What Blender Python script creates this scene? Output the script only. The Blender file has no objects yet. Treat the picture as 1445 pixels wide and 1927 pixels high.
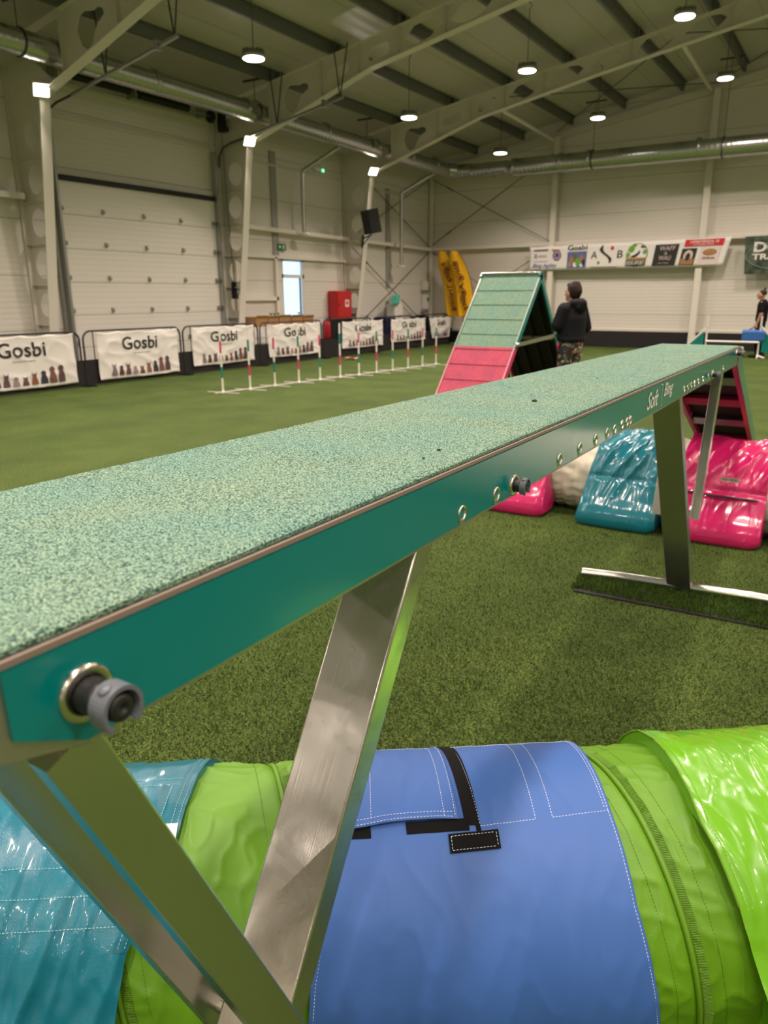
import bpy, math, random
import numpy as np
from math import sin, cos, pi, radians, sqrt, atan2
from mathutils import Vector, Matrix, noise
random.seed(7); np.random.seed(7)
SC = bpy.context.scene
COL = SC.collection

# ------------------------------------------------------------------ camera
def camera():
    yaw, pit, rol = radians(32.4), radians(16.3), radians(-0.3)
    f = Vector((-sin(yaw)*cos(pit), cos(yaw)*cos(pit), -sin(pit)))
    r = Vector((cos(yaw), sin(yaw), 0)); u = r.cross(f)
    r2 = cos(rol)*r + sin(rol)*u; u2 = -sin(rol)*r + cos(rol)*u
    cd = bpy.data.cameras.new('camera'); o = bpy.data.objects.new('camera', cd); COL.objects.link(o)
    M = Matrix((r2, u2, -f)).transposed().to_4x4(); M.translation = (0, 0, 1.6)
    o.matrix_world = M
    cd.sensor_fit = 'HORIZONTAL'; cd.sensor_width = 36; cd.lens = 36*1390/1445
    cd.clip_start = .02; cd.clip_end = 200
    cd.dof.use_dof = True; cd.dof.focus_distance = 1.35; cd.dof.aperture_fstop = 8.5
    SC.camera = o
camera()

# ------------------------------------------------------------------ view, world, lights
SC.view_settings.view_transform = 'Standard'; SC.view_settings.look = 'None'
SC.view_settings.gamma = 1; SC.view_settings.use_curve_mapping = False
SC.view_settings.exposure = 0.1
SC.cycles.max_bounces = 8
W = bpy.data.worlds.new('daylight'); SC.world = W; W.use_nodes = True
W.node_tree.nodes['Background'].inputs[0].default_value = (.55, .74, 1, 1)
W.node_tree.nodes['Background'].inputs[1].default_value = 2.1

WARM = (1.0, .845, .735)
def area_light(name, loc, direction, size, power, color=WARM, spread=pi, sy=None):
    L = bpy.data.lights.new(name, 'AREA'); L.shape = 'DISK' if sy is None else 'RECTANGLE'
    L.size = size; L.energy = power; L.color = color; L.spread = spread
    if sy: L.size_y = sy
    o = bpy.data.objects.new(name, L); COL.objects.link(o); o.location = loc
    o.rotation_euler = Vector(direction).to_track_quat('-Z', 'Y').to_euler()
    return o
HB_POWER = 108.0
FL_POWER = 85.0
HB_SPREAD = radians(142)
HALL_W = 15.0
def roof_z(x):           # top line of the rafters; ridge at x = 1.5
    x = 3.0-x if x > 1.5 else x
    return 6.08+.163*(x+11.7)
HIGHBAY = [(-9.2, 10.55, 5.38), (-9.25, 15.7, 5.4), (-9.3, 20.8, 5.4), (-6.5, 15.7, 5.93), (-6.55, 20.6, 5.93), (-3.55, 15.75, 6.38), (-3.6, 20.6, 6.42)]
# lamps of the hall that hang outside the frame: light only
for x in (-9.2, -6.5, -3.55, -.7, 2.2, 5.1, 8.0, 11.0):
    for y in (-20.3, -15.2, -10.0, -4.9, .25, 5.4, 10.55, 15.7, 20.8):
        if any(abs(x-a)<.3 and abs(y-b)<.3 for a, b, c in HIGHBAY): continue
        area_light('hall_lamp_light', (x, y, roof_z(x)-1.15), (0, 0, -1), .35, HB_POWER, spread=HB_SPREAD)

# ------------------------------------------------------------------ materials
def mat(name, col, rough=.5, metal=0, bump=None, var=None, coat=0, spec=.5, sheen=0, emis=None, alpha=1, trans=0):
    """bump = (scale, strength, dist [,stretch xyz]); var = (scale, second colour, contrast)"""
    m = bpy.data.materials.new(name); m.use_nodes = True; N = m.node_tree.nodes; L = m.node_tree.links
    b = N['Principled BSDF']
    b.inputs['Base Color'].default_value = (*col, 1); b.inputs['Roughness'].default_value = rough
    b.inputs['Metallic'].default_value = metal; b.inputs['Coat Weight'].default_value = coat
    b.inputs['Coat Roughness'].default_value = .08
    b.inputs['Specular IOR Level'].default_value = spec
    if sheen: b.inputs['Sheen Weight'].default_value = sheen
    if trans: b.inputs['Transmission Weight'].default_value = trans
    if emis: b.inputs['Emission Color'].default_value = (*emis[0], 1); b.inputs['Emission Strength'].default_value = emis[1]
    tc = N.new('ShaderNodeTexCoord')
    if var:
        nz = N.new('ShaderNodeTexNoise'); nz.inputs['Scale'].default_value = var[0]; nz.inputs['Detail'].default_value = 5
        L.new(tc.outputs['Object'], nz.inputs['Vector'])
        cr = N.new('ShaderNodeValToRGB'); cr.color_ramp.elements[0].position = .5-var[2]; cr.color_ramp.elements[1].position = .5+var[2]
        cr.color_ramp.elements[0].color = (*col, 1); cr.color_ramp.elements[1].color = (*var[1], 1)
        L.new(nz.outputs['Fac'], cr.inputs[0]); L.new(cr.outputs[0], b.inputs['Base Color'])
    if bump:
        nz = N.new('ShaderNodeTexNoise'); nz.inputs['Scale'].default_value = bump[0]; nz.inputs['Detail'].default_value = 4
        v = tc.outputs['Object']
        if len(bump) > 3:
            mp = N.new('ShaderNodeMapping'); mp.inputs['Scale'].default_value = bump[3]; L.new(v, mp.inputs[0]); v = mp.outputs[0]
        L.new(v, nz.inputs['Vector'])
        bp = N.new('ShaderNodeBump'); bp.inputs['Strength'].default_value = bump[1]; bp.inputs['Distance'].default_value = bump[2]
        L.new(nz.outputs['Fac'], bp.inputs['Height']); L.new(bp.outputs[0], b.inputs['Normal'])
    return m

def panel_mat(name, col, axis='Z', pitch=.1, depth=.004, joint=1.0, rough=.42):
    """micro-ribbed sandwich panel: ribs along one object axis and darker joints"""
    m = mat(name, col, rough); N = m.node_tree.nodes; L = m.node_tree.links; b = N['Principled BSDF']
    tc = N.new('ShaderNodeTexCoord'); sx = N.new('ShaderNodeSeparateXYZ'); L.new(tc.outputs['Object'], sx.inputs[0])
    def fr(p, off=0.0):
        a = N.new('ShaderNodeMath'); a.operation = 'MULTIPLY_ADD'; a.inputs[1].default_value = 1/p; a.inputs[2].default_value = off; L.new(sx.outputs[axis], a.inputs[0])
        f = N.new('ShaderNodeMath'); f.operation = 'FRACT'; L.new(a.outputs[0], f.inputs[0]); return f.outputs[0]
    a = fr(pitch); pp = N.new('ShaderNodeMath'); pp.operation = 'PINGPONG'; pp.inputs[1].default_value = .5; L.new(a, pp.inputs[0])
    j = fr(joint, .5); k = N.new('ShaderNodeMath'); k.operation = 'SUBTRACT'; k.inputs[1].default_value = .5; L.new(j, k.inputs[0])
    ab = N.new('ShaderNodeMath'); ab.operation = 'ABSOLUTE'; L.new(k.outputs[0], ab.inputs[0])
    lt = N.new('ShaderNodeMath'); lt.operation = 'LESS_THAN'; lt.inputs[1].default_value = .009/joint; L.new(ab.outputs[0], lt.inputs[0])
    mx = N.new('ShaderNodeMix'); mx.data_type = 'RGBA'; mx.inputs[6].default_value = (*col, 1); mx.inputs[7].default_value = (*[c*.62 for c in col], 1)
    L.new(lt.outputs[0], mx.inputs[0]); L.new(mx.outputs[2], b.inputs['Base Color'])
    ad = N.new('ShaderNodeMath'); ad.operation = 'SUBTRACT'; L.new(pp.outputs[0], ad.inputs[0]); L.new(lt.outputs[0], ad.inputs[1])
    bp = N.new('ShaderNodeBump'); bp.inputs['Strength'].default_value = .6; bp.inputs['Distance'].default_value = depth
    L.new(ad.outputs[0], bp.inputs['Height']); L.new(bp.outputs[0], b.inputs['Normal'])
    return m

def granule_mat(name, light, dark, scale=260, tint=None):
    m = mat(name, light, .9, spec=.2); N = m.node_tree.nodes; L = m.node_tree.links; b = N['Principled BSDF']
    tc = N.new('ShaderNodeTexCoord'); vo = N.new('ShaderNodeTexVoronoi'); vo.inputs['Scale'].default_value = scale; L.new(tc.outputs['Object'], vo.inputs['Vector'])
    vo.inputs['Randomness'].default_value = 1
    cr = N.new('ShaderNodeValToRGB'); e = cr.color_ramp.elements
    e[0].position = .36; e[0].color = (*light, 1); e[1].position = .72; e[1].color = (*dark, 1); L.new(vo.outputs['Distance'], cr.inputs[0])
    sp = N.new('ShaderNodeSeparateColor'); L.new(vo.outputs['Color'], sp.inputs[0])
    gt = N.new('ShaderNodeValToRGB'); gt.color_ramp.elements[0].position = .0; gt.color_ramp.elements[0].color = (.45, .55, .6, 1)
    gt.color_ramp.elements[1].position = .45; gt.color_ramp.elements[1].color = (1, 1, 1, 1); L.new(sp.outputs[0], gt.inputs[0])
    mx = N.new('ShaderNodeMix'); mx.data_type = 'RGBA'; mx.blend_type = 'MULTIPLY'; mx.inputs[0].default_value = 1
    L.new(cr.outputs[0], mx.inputs[6]); L.new(gt.outputs[0], mx.inputs[7])
    nz = N.new('ShaderNodeTexNoise'); nz.inputs['Scale'].default_value = 5; nz.inputs['Detail'].default_value = 4; L.new(tc.outputs['Object'], nz.inputs['Vector'])
    c2 = N.new('ShaderNodeValToRGB'); c2.color_ramp.elements[0].position = .35; c2.color_ramp.elements[1].position = .7
    t = tint or (1.25, 1.08, .86)
    c2.color_ramp.elements[0].color = (.88, .98, .97, 1); c2.color_ramp.elements[1].color = (*t, 1); L.new(nz.outputs['Fac'], c2.inputs[0])
    m2 = N.new('ShaderNodeMix'); m2.data_type = 'RGBA'; m2.blend_type = 'MULTIPLY'; m2.inputs[0].default_value = 1
    L.new(mx.outputs[2], m2.inputs[6]); L.new(c2.outputs[0], m2.inputs[7]); L.new(m2.outputs[2], b.inputs['Base Color'])
    bp = N.new('ShaderNodeBump'); bp.invert = True; bp.inputs['Strength'].default_value = .8; bp.inputs['Distance'].default_value = .0018
    L.new(vo.outputs['Distance'], bp.inputs['Height']); L.new(bp.outputs[0], b.inputs['Normal'])
    return m

def turf_mat(name, c1, c2, c3, blades=False):
    m = mat(name, c1, .85, spec=.15); N = m.node_tree.nodes; L = m.node_tree.links; b = N['Principled BSDF']
    g = N.new('ShaderNodeNewGeometry')
    n1 = N.new('ShaderNodeTexNoise'); n1.inputs['Scale'].default_value = 1.3; n1.inputs['Detail'].default_value = 6; L.new(g.outputs['Position'], n1.inputs['Vector'])
    r1 = N.new('ShaderNodeValToRGB'); e = r1.color_ramp.elements; e[0].position = .34; e[0].color = (*c1, 1); e[1].position = .66; e[1].color = (*c2, 1)
    L.new(n1.outputs['Fac'], r1.inputs[0])
    mx = N.new('ShaderNodeMix'); mx.data_type = 'RGBA'; L.new(r1.outputs[0], mx.inputs[6]); mx.inputs[7].default_value = (*c3, 1)
    if blades:
        L.new(g.outputs['Random Per Island'], mx.inputs[0])
    else:
        n2 = N.new('ShaderNodeTexNoise'); n2.inputs['Scale'].default_value = 95; n2.inputs['Detail'].default_value = 3; L.new(g.outputs['Position'], n2.inputs['Vector'])
        r2 = N.new('ShaderNodeValToRGB'); r2.color_ramp.elements[0].position = .42; r2.color_ramp.elements[1].position = .62
        L.new(n2.outputs['Fac'], r2.inputs[0]); L.new(r2.outputs[0], mx.inputs[0])
        bp = N.new('ShaderNodeBump'); bp.inputs['Strength'].default_value = .9; bp.inputs['Distance'].default_value = .02
        L.new(n2.outputs['Fac'], bp.inputs['Height']); L.new(bp.outputs[0], b.inputs['Normal'])
    L.new(mx.outputs[2], b.inputs['Base Color'])
    return m

WHITE = (.70, .655, .59)
M = {}
M['wall'] = panel_mat('ribbed_wall_panel', WHITE, 'Z', .1, .006, 1.0)
M['roof'] = panel_mat('ribbed_roof_panel', (.53, .495, .43), 'X', .25, .01, 1.0, .38)
M['door_panel'] = panel_mat('sectional_door_panel', (.75, .705, .64), 'Z', .105, .005, .63, .45)
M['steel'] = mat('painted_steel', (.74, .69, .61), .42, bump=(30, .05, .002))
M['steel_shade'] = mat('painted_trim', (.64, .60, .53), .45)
M['purlin'] = mat('galvanised_purlin', (.17, .17, .16), .5, .35)
M['galv'] = mat('galvanised_duct', (.52, .53, .52), .26, .95, bump=(9, .25, .01))
M['rod'] = mat('dark_steel_rod', (.09, .09, .09), .5, .6)
M['tube'] = mat('zinc_tube', (.40, .40, .38), .38, .8)
M['black'] = mat('black_plastic', (.012, .012, .013), .42)
M['rubber'] = mat('black_rubber', (.015, .014, .014), .65)
M['kick'] = mat('dark_brown_board', (.020, .017, .018), .65, spec=.3)
M['mint'] = granule_mat('mint_rubber_granules', (.30, .44, .345), (.045, .10, .09), 430, (1.12, 1.03, .90))
M['mintA'] = granule_mat('mint_ramp_granules', (.26, .385, .30), (.12, .20, .16), 200, (1.1, 1.03, .9))
M['pinkA'] = granule_mat('pink_ramp_granules', (.62, .105, .175), (.34, .05, .09), 200, (1.1, 1.1, 1.0))
M['teal'] = mat('teal_gloss_vinyl', (.0, .19, .185), .16, 0, spec=.5, coat=.25)
M['tealm'] = mat('teal_painted_side', (.0, .20, .17), .3)
M['pink'] = mat('pink_painted_side', (.62, .035, .16), .35)
M['alu'] = mat('brushed_aluminium', (.62, .61, .58), .30, 1, bump=(22, .35, .0016, (14, 14, .6)), var=(5, (.46, .44, .41), .16))
def leg_mat(name, ang):
    m = mat(name, (.66, .64, .60), .3, 1); m.node_tree.nodes['Principled BSDF'].inputs['Anisotropic'].default_value = .85; cx = m.node_tree.nodes.new('ShaderNodeCombineXYZ'); cx.inputs[0].default_value = 1; m.node_tree.links.new(cx.outputs[0], m.node_tree.nodes['Principled BSDF'].inputs['Tangent']); N = m.node_tree.nodes; L = m.node_tree.links; b = N['Principled BSDF']
    tc = N.new('ShaderNodeTexCoord'); mp = N.new('ShaderNodeMapping'); mp.vector_type = 'POINT'; mp.inputs['Rotation'].default_value = (ang, 0, 0); L.new(tc.outputs['Object'], mp.inputs[0])
    m2 = N.new('ShaderNodeMapping'); m2.inputs['Scale'].default_value = (1, 1, .025); L.new(mp.outputs[0], m2.inputs[0])
    st = N.new('ShaderNodeTexNoise'); st.inputs['Scale'].default_value = 260; st.inputs['Detail'].default_value = 3; L.new(m2.outputs[0], st.inputs['Vector'])
    bl = N.new('ShaderNodeTexNoise'); bl.inputs['Scale'].default_value = 13; bl.inputs['Detail'].default_value = 5; bl.inputs['Distortion'].default_value = .8; L.new(tc.outputs['Object'], bl.inputs['Vector'])
    mr = N.new('ShaderNodeMapRange'); mr.inputs[1].default_value = .35; mr.inputs[2].default_value = .68; mr.inputs[3].default_value = .19; mr.inputs[4].default_value = .30; L.new(bl.outputs['Fac'], mr.inputs[0]); L.new(mr.outputs[0], b.inputs['Roughness'])
    cr = N.new('ShaderNodeValToRGB'); cr.color_ramp.elements[0].position = .36; cr.color_ramp.elements[0].color = (.74, .715, .67, 1); cr.color_ramp.elements[1].position = .66; cr.color_ramp.elements[1].color = (.55, .53, .50, 1)
    L.new(bl.outputs['Fac'], cr.inputs[0]); L.new(cr.outputs[0], b.inputs['Base Color'])
    bp = N.new('ShaderNodeBump'); bp.inputs['Strength'].default_value = .22; bp.inputs['Distance'].default_value = .0006; L.new(st.outputs['Fac'], bp.inputs['Height'])
    lo = N.new('ShaderNodeTexNoise'); lo.inputs['Scale'].default_value = 7; L.new(tc.outputs['Object'], lo.inputs['Vector'])
    b2 = N.new('ShaderNodeBump'); b2.inputs['Strength'].default_value = .12; b2.inputs['Distance'].default_value = .006; L.new(lo.outputs['Fac'], b2.inputs['Height']); L.new(bp.outputs[0], b2.inputs['Normal']); L.new(b2.outputs[0], b.inputs['Normal'])
    return m
M['leg1'] = leg_mat('brushed_leg_aluminium_near', radians(31)); M['leg2'] = mat('plain_leg_aluminium', (.50, .49, .46), .32, 1)
M['alu2'] = mat('satin_aluminium', (.66, .65, .62), .22, 1, bump=(5, .08, .001))
M['trim'] = mat('aluminium_edge_trim', (.50, .46, .41), .38, .9)
M['edge'] = mat('worn_board_edge', (.26, .20, .165), .6, .2, bump=(60, .2, .001, (8, .5, 8)))
M['chrome'] = mat('nickel_ring', (.66, .62, .54), .22, 1)
M['clip'] = mat('grey_plastic_clip', (.13, .14, .165), .38)
M['white'] = mat('white_plastic', (.78, .75, .70), .4)
M['polew'] = mat('white_pole_plastic', (.80, .76, .68), .35)
M['poleg'] = mat('green_pole_tape', (.01, .22, .16), .4)
M['polep'] = mat('pink_pole_tape', (.62, .04, .16), .4)
M['turf'] = turf_mat('artificial_turf', (.074, .117, .022), (.118, .168, .034), (.024, .042, .008))
M['blade'] = turf_mat('turf_blades', (.070, .112, .024), (.125, .172, .042), (.014, .025, .006), True)
M['blade2'] = turf_mat('turf_offcut_blades', (.05, .10, .008), (.08, .14, .012), (.02, .045, .004), True)
M['lime'] = mat('lime_pvc_fabric', (.115, .285, .006), .45, bump=(520, .5, .0009))
M['limegloss'] = mat('lime_glossy_pvc', (.15, .42, .012), .24, bump=(520, .3, .0006), coat=.35)
M['limeseam'] = mat('lime_seam_tape', (.12, .27, .01), .5, bump=(300, .4, .001))
M['tealpvc'] = mat('teal_glossy_pvc', (.0, .155, .235), .24, bump=(480, .6, .0009), coat=.35)
M['tealflat'] = mat('teal_pvc_binding', (.0, .12, .18), .4, bump=(400, .3, .0006))
M['blue'] = mat('blue_canvas', (.042, .125, .41), .55, bump=(600, .2, .0004))
M['velcro'] = mat('black_velcro', (.007, .007, .008), .9, bump=(900, .6, .0008), spec=.15)
M['stitch'] = mat('white_thread', (.72, .76, .85), .6)
M['stitchg'] = mat('green_thread', (.08, .25, .01), .6)
M['stitchl'] = mat('pale_green_thread', (.36, .62, .12), .5)
M['stitcht'] = mat('pale_teal_thread', (.30, .62, .70), .5)
M['cream'] = mat('cream_tunnel_fabric', (.66, .61, .50), .6, bump=(160, .3, .001))
M['pinkpvc'] = mat('pink_glossy_pvc', (.58, .014, .13), .2, bump=(40, .2, .002), coat=.5)
M['bluepvc'] = mat('petrol_glossy_pvc', (.003, .155, .215), .2, bump=(40, .2, .002), coat=.5)
M['banner'] = mat('white_banner_vinyl', (.80, .755, .72), .5)
M['ink'] = mat('black_print', (.018, .016, .018), .5)
M['red'] = mat('red_enamel', (.50, .012, .015), .35)
M['yellow'] = mat('yellow_flag_cloth', (.95, .50, .006), .6)
M['flagink'] = mat('brown_flag_print', (.16, .02, .008), .6)
M['card'] = mat('brown_cardboard', (.34, .185, .065), .8)
M['navy'] = mat('navy_plastic', (.010, .012, .05), .4)
M['glow'] = mat('lamp_lens', (1, 1, 1), .5, emis=((1, .93, .82), 22))
M['glowf'] = mat('floodlight_lens', (1, 1, 1), .5, emis=((1, .90, .74), 30))
M['exitg'] = mat('exit_sign_green', (.03, .18, .08), .4)
M['led'] = mat('green_led', (.05, .8, .3), .4, emis=((.1, 1, .4), 3))
M['skin'] = mat('skin', (.48, .25, .17), .5)
M['hair'] = mat('brown_hair', (.022, .011, .009), .6, spec=.25)
M['jacket'] = mat('black_puffer_nylon', (.005, .005, .008), .6, bump=(14, .3, .02), spec=.2)
M['tee'] = mat('black_cotton', (.008, .007, .008), .9, spec=.15)
M['bagblue'] = mat('blue_bag_fabric', (.03, .13, .42), .5, bump=(12, .5, .02))
M['floral'] = mat('floral_leggings_fabric', (.025, .025, .022), .8)
def _floral():
    m = M['floral']; N = m.node_tree.nodes; L = m.node_tree.links
    tc = N.new('ShaderNodeTexCoord'); vo = N.new('ShaderNodeTexVoronoi'); vo.inputs['Scale'].default_value = 24; L.new(tc.outputs['Object'], vo.inputs['Vector'])
    sp = N.new('ShaderNodeSeparateColor'); L.new(vo.outputs['Color'], sp.inputs[0]); cr = N.new('ShaderNodeValToRGB'); cr.color_ramp.interpolation = 'CONSTANT'
    e = cr.color_ramp.elements; e[0].position = 0; e[0].color = (.022, .024, .022, 1); e[1].position = .5; e[1].color = (.34, .25, .19, 1)
    for p, c in ((.66, (.10, .12, .08)), (.78, (.45, .10, .08)), (.86, (.5, .42, .34)), (.93, (.03, .03, .03))):
        k = e.new(p); k.color = (*c, 1)
    L.new(sp.outputs[0], cr.inputs[0]); L.new(cr.outputs[0], N['Principled BSDF'].inputs['Base Color'])
_floral()

# ------------------------------------------------------------------ mesh helpers
ORG = {}
def V3(p): return Vector(p)
class G:
    def __init__(s): s.v = []; s.f = []; s.m = []; s.s = []
    def add(s, vs, fs, m=0, smooth=False):
        o = len(s.v); s.v += [tuple(p) for p in vs]
        for f in fs: s.f.append(tuple(i+o for i in f)); s.m.append(m); s.s.append(smooth)
        return s
    def box(s, c, d, m=0, R=None):
        P = []
        for z in (-.5, .5):
            for y in (-.5, .5):
                for x in (-.5, .5):
                    p = Vector((x*d[0], y*d[1], z*d[2]))
                    if R: p = R @ p
                    P.append(p+Vector(c))
        return s.add(P, [(0, 2, 3, 1), (4, 5, 7, 6), (0, 1, 5, 4), (2, 6, 7, 3), (0, 4, 6, 2), (1, 3, 7, 5)], m)
    def bar(s, p, q, w, h, m=0, up=(0, 0, 1)):
        p = V3(p); q = V3(q); d = (q-p); L = d.length; d.normalize(); a = d.cross(V3(up))
        if a.length < 1e-4: a = d.cross(Vector((1, 0, 0)))
        a.normalize(); b = a.cross(d)
        R = Matrix((a, d, b)).transposed()
        return s.box((p+q)/2, (w, L, h), m, R)
    def rbar(s, p, q, w, h, r=.004, m=0, up=(0, 0, 1)):
        """bar with rounded long edges"""
        p = V3(p); q = V3(q); d = (q-p).normalized(); a = d.cross(V3(up))
        if a.length < 1e-4: a = d.cross(Vector((1, 0, 0)))
        a.normalize(); b = a.cross(d); ring = []
        for cx, cy, a0 in ((w/2-r, h/2-r, 0), (-w/2+r, h/2-r, 90), (-w/2+r, -h/2+r, 180), (w/2-r, -h/2+r, 270)):
            for k in range(4): t = radians(a0+k*30); ring.append((cx+r*cos(t), cy+r*sin(t)))
        n = len(ring); vs = [o+a*x+b*y for o in (p, q) for x, y in ring]
        fs = [(i, (i+1) % n, n+(i+1) % n, n+i) for i in range(n)]
        s.add(vs, fs, m, True)
        for k in (3, 7, 11, 15): s.s[len(s.s)-n+k] = False
        return s.add(vs, [tuple(range(n))[::-1], tuple(range(n, 2*n))], m)
    def tube(s, pts, r, n=10, m=0, caps=True, closed=False, smooth=True):
        pts = [V3(p) for p in pts]; k = len(pts); rs = r if isinstance(r, (list, tuple)) else [r]*k
        T = []
        for i in range(k):
            a = pts[(i-1) % k] if (i or closed) else pts[i]; b = pts[(i+1) % k] if (i < k-1 or closed) else pts[i]
            T.append((b-a).normalized())
        u = T[0].orthogonal().normalized(); vs = []
        for i in range(k):
            u = (u-T[i]*u.dot(T[i])); u = u.normalized() if u.length > 1e-6 else T[i].orthogonal().normalized(); w = T[i].cross(u)
            for j in range(n):
                t = 2*pi*j/n; vs.append(pts[i]+(u*cos(t)+w*sin(t))*rs[i])
        fs = []
        for i in range(k if closed else k-1):
            for j in range(n):
                a = i*n+j; b = i*n+(j+1) % n; c = ((i+1) % k)*n+(j+1) % n; d = ((i+1) % k)*n+j; fs.append((a, b, c, d))
        s.add(vs, fs, m, smooth)
        if caps and not closed: s.add(vs, [tuple(range(n))[::-1], tuple(range((k-1)*n, k*n))], m)
        return s
    def lathe(s, c, axis, prof, n=24, m=0, smooth=True, caps=True):
        """prof: list of (distance along axis, radius)"""
        ax = V3(axis).normalized(); u = ax.orthogonal().normalized(); w = ax.cross(u); c = V3(c); vs = []
        for t, r in prof:
            for j in range(n):
                a = 2*pi*j/n; vs.append(c+ax*t+(u*cos(a)+w*sin(a))*r)
        fs = [(i*n+j, i*n+(j+1) % n, (i+1)*n+(j+1) % n, (i+1)*n+j) for i in range(len(prof)-1) for j in range(n)]
        s.add(vs, fs, m, smooth)
        if caps: s.add(vs, [tuple(range(n))[::-1], tuple(range((len(prof)-1)*n, len(prof)*n))], m)
        return s
    def grid(s, fn, nu, nv, m=0, cu=False, cv=False, smooth=True):
        vs = [fn(i/(nu if cu else nu-1), j/(nv if cv else nv-1)) for i in range(nu) for j in range(nv)]
        fs = []
        for i in range(nu if cu else nu-1):
            for j in range(nv if cv else nv-1):
                fs.append((i*nv+j, ((i+1) % nu)*nv+j, ((i+1) % nu)*nv+(j+1) % nv, i*nv+(j+1) % nv))
        return s.add(vs, fs, m, smooth)
    def ell(s, c, r, n=12, m=0, R=None):
        vs = []; k = n//2+1
        for i in range(k):
            a = pi*i/(k-1)
            for j in range(n):
                b = 2*pi*j/n; p = Vector((r[0]*sin(a)*cos(b), r[1]*sin(a)*sin(b), r[2]*cos(a)))
                if R: p = R @ p
                vs.append(p+V3(c))
        fs = [(i*n+j, (i+1)*n+j, (i+1)*n+(j+1) % n, i*n+(j+1) % n) for i in range(k-1) for j in range(n)]
        return s.add(vs, fs, m, True)
    def prism(s, poly, O, U, Vv, th, m=0, Wd=None):
        """polygon (2D) in plane O,U,V extruded by +-th/2"""
        O = V3(O); U = V3(U); Vv = V3(Vv); W_ = (V3(Wd) if Wd else U.cross(Vv)).normalized(); n = len(poly)
        vs = [O+U*x+Vv*y+W_*t for t in (-th/2, th/2) for x, y in poly]
        return s.add(vs, [tuple(range(n))[::-1], tuple(range(n, 2*n))]+[(i, (i+1) % n, n+(i+1) % n, n+i) for i in range(n)], m)
    def build(s, name, mats, parent=None, loc=None):
        org = Vector(loc) if loc is not None else (ORG[parent.name] if parent else Vector((0, 0, 0)))
        me = bpy.data.meshes.new(name)
        me.from_pydata([(x-org.x, y-org.y, z-org.z) for x, y, z in s.v], [], s.f)
        for mm in (mats if isinstance(mats, (list, tuple)) else [mats]): me.materials.append(mm)
        me.polygons.foreach_set('material_index', s.m); me.polygons.foreach_set('use_smooth', s.s); me.update()
        o = bpy.data.objects.new(name, me); COL.objects.link(o)
        if parent: o.parent = parent
        if loc is not None: o.location = org
        ORG[o.name] = org
        return o

def tag(o, label, cat, group=None, kind=None):
    if label: o['label'] = label
    if cat: o['category'] = cat
    if group: o['group'] = group
    if kind: o['kind'] = kind
    return o
def root(name, loc, label, cat, group=None):
    o = bpy.data.objects.new(name, None); COL.objects.link(o); o.location = loc; o.empty_display_size = .1
    ORG[o.name] = Vector(loc); return tag(o, label, cat, group)
def struct(name, g, mats): o = g.build(name, mats); o['kind'] = 'structure'; return o
def copy_tree(o, shift, label=None):
    c = o.copy(); COL.objects.link(c); c.location = Vector(o.location)+Vector(shift); ORG[c.name] = ORG[o.name]+Vector(shift)
    if label: c['label'] = label
    for ch in o.children:
        k = ch.copy(); COL.objects.link(k); k.parent = c
        for g in ch.children:
            l = g.copy(); COL.objects.link(l); l.parent = k
    return c

_tc = {}
def text2d(body, shear=0, bold=0, sub=0):
    """flat lettering as (verts, faces), cap height about .7, origin bottom left"""
    key = (body, shear, bold)
    if key in _tc: return _tc[key]
    cu = bpy.data.curves.new('lettering', 'FONT'); cu.body = body; cu.size = 1; cu.shear = shear; cu.offset = bold; cu.resolution_u = 3
    o = bpy.data.objects.new('lettering', cu); COL.objects.link(o); bpy.context.view_layer.update()
    dg = bpy.context.evaluated_depsgraph_get(); me = bpy.data.meshes.new_from_object(o.evaluated_get(dg))
    vs = [(v.co.x, v.co.y) for v in me.vertices]; fs = [tuple(p.vertices) for p in me.polygons]
    bpy.data.objects.remove(o); bpy.data.curves.remove(cu); bpy.data.meshes.remove(me)
    x0 = min(v[0] for v in vs); y0 = min(v[1] for v in vs); x1 = max(v[0] for v in vs); y1 = max(v[1] for v in vs)
    _tc[key] = ([((x-x0)/(x1-x0), (y-y0)/(y1-y0)) for x, y in vs], fs); return _tc[key]
def put_text(g, body, fn, x0, y0, w, h, m=0, shear=0, bold=0):
    vs, fs = text2d(body, shear, bold)
    g.add([fn(x0+x*w, y0+y*h) for x, y in vs], fs, m)
def plate(outer, holes, th, O, U, Vv, g, m=0):
    cu = bpy.data.curves.new('plate', 'CURVE'); cu.dimensions = '2D'; cu.fill_mode = 'BOTH'; cu.extrude = th/2
    for poly in [outer]+holes:
        sp = cu.splines.new('POLY'); sp.points.add(len(poly)-1); sp.use_cyclic_u = True
        for i, p in enumerate(poly): sp.points[i].co = (p[0], p[1], 0, 1)
    o = bpy.data.objects.new('plate', cu); COL.objects.link(o); bpy.context.view_layer.update()
    dg = bpy.context.evaluated_depsgraph_get(); me = bpy.data.meshes.new_from_object(o.evaluated_get(dg))
    O = V3(O); U = V3(U); Vv = V3(Vv); Wn = U.cross(Vv)
    g.add([O+U*v.co.x+Vv*v.co.y+Wn*v.co.z for v in me.vertices], [tuple(p.vertices) for p in me.polygons], m)
    bpy.data.objects.remove(o); bpy.data.curves.remove(cu); bpy.data.meshes.remove(me)
def circ(cx, cy, r, n=20, ry=None): return [(cx+r*cos(2*pi*i/n), cy+(ry or r)*sin(2*pi*i/n)) for i in range(n)]
def arc_pts(c, r, a0, a1, n, U, Vv): return [V3(c)+V3(U)*r*cos(radians(a0+(a1-a0)*i/n))+V3(Vv)*r*sin(radians(a0+(a1-a0)*i/n)) for i in range(n+1)]

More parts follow.
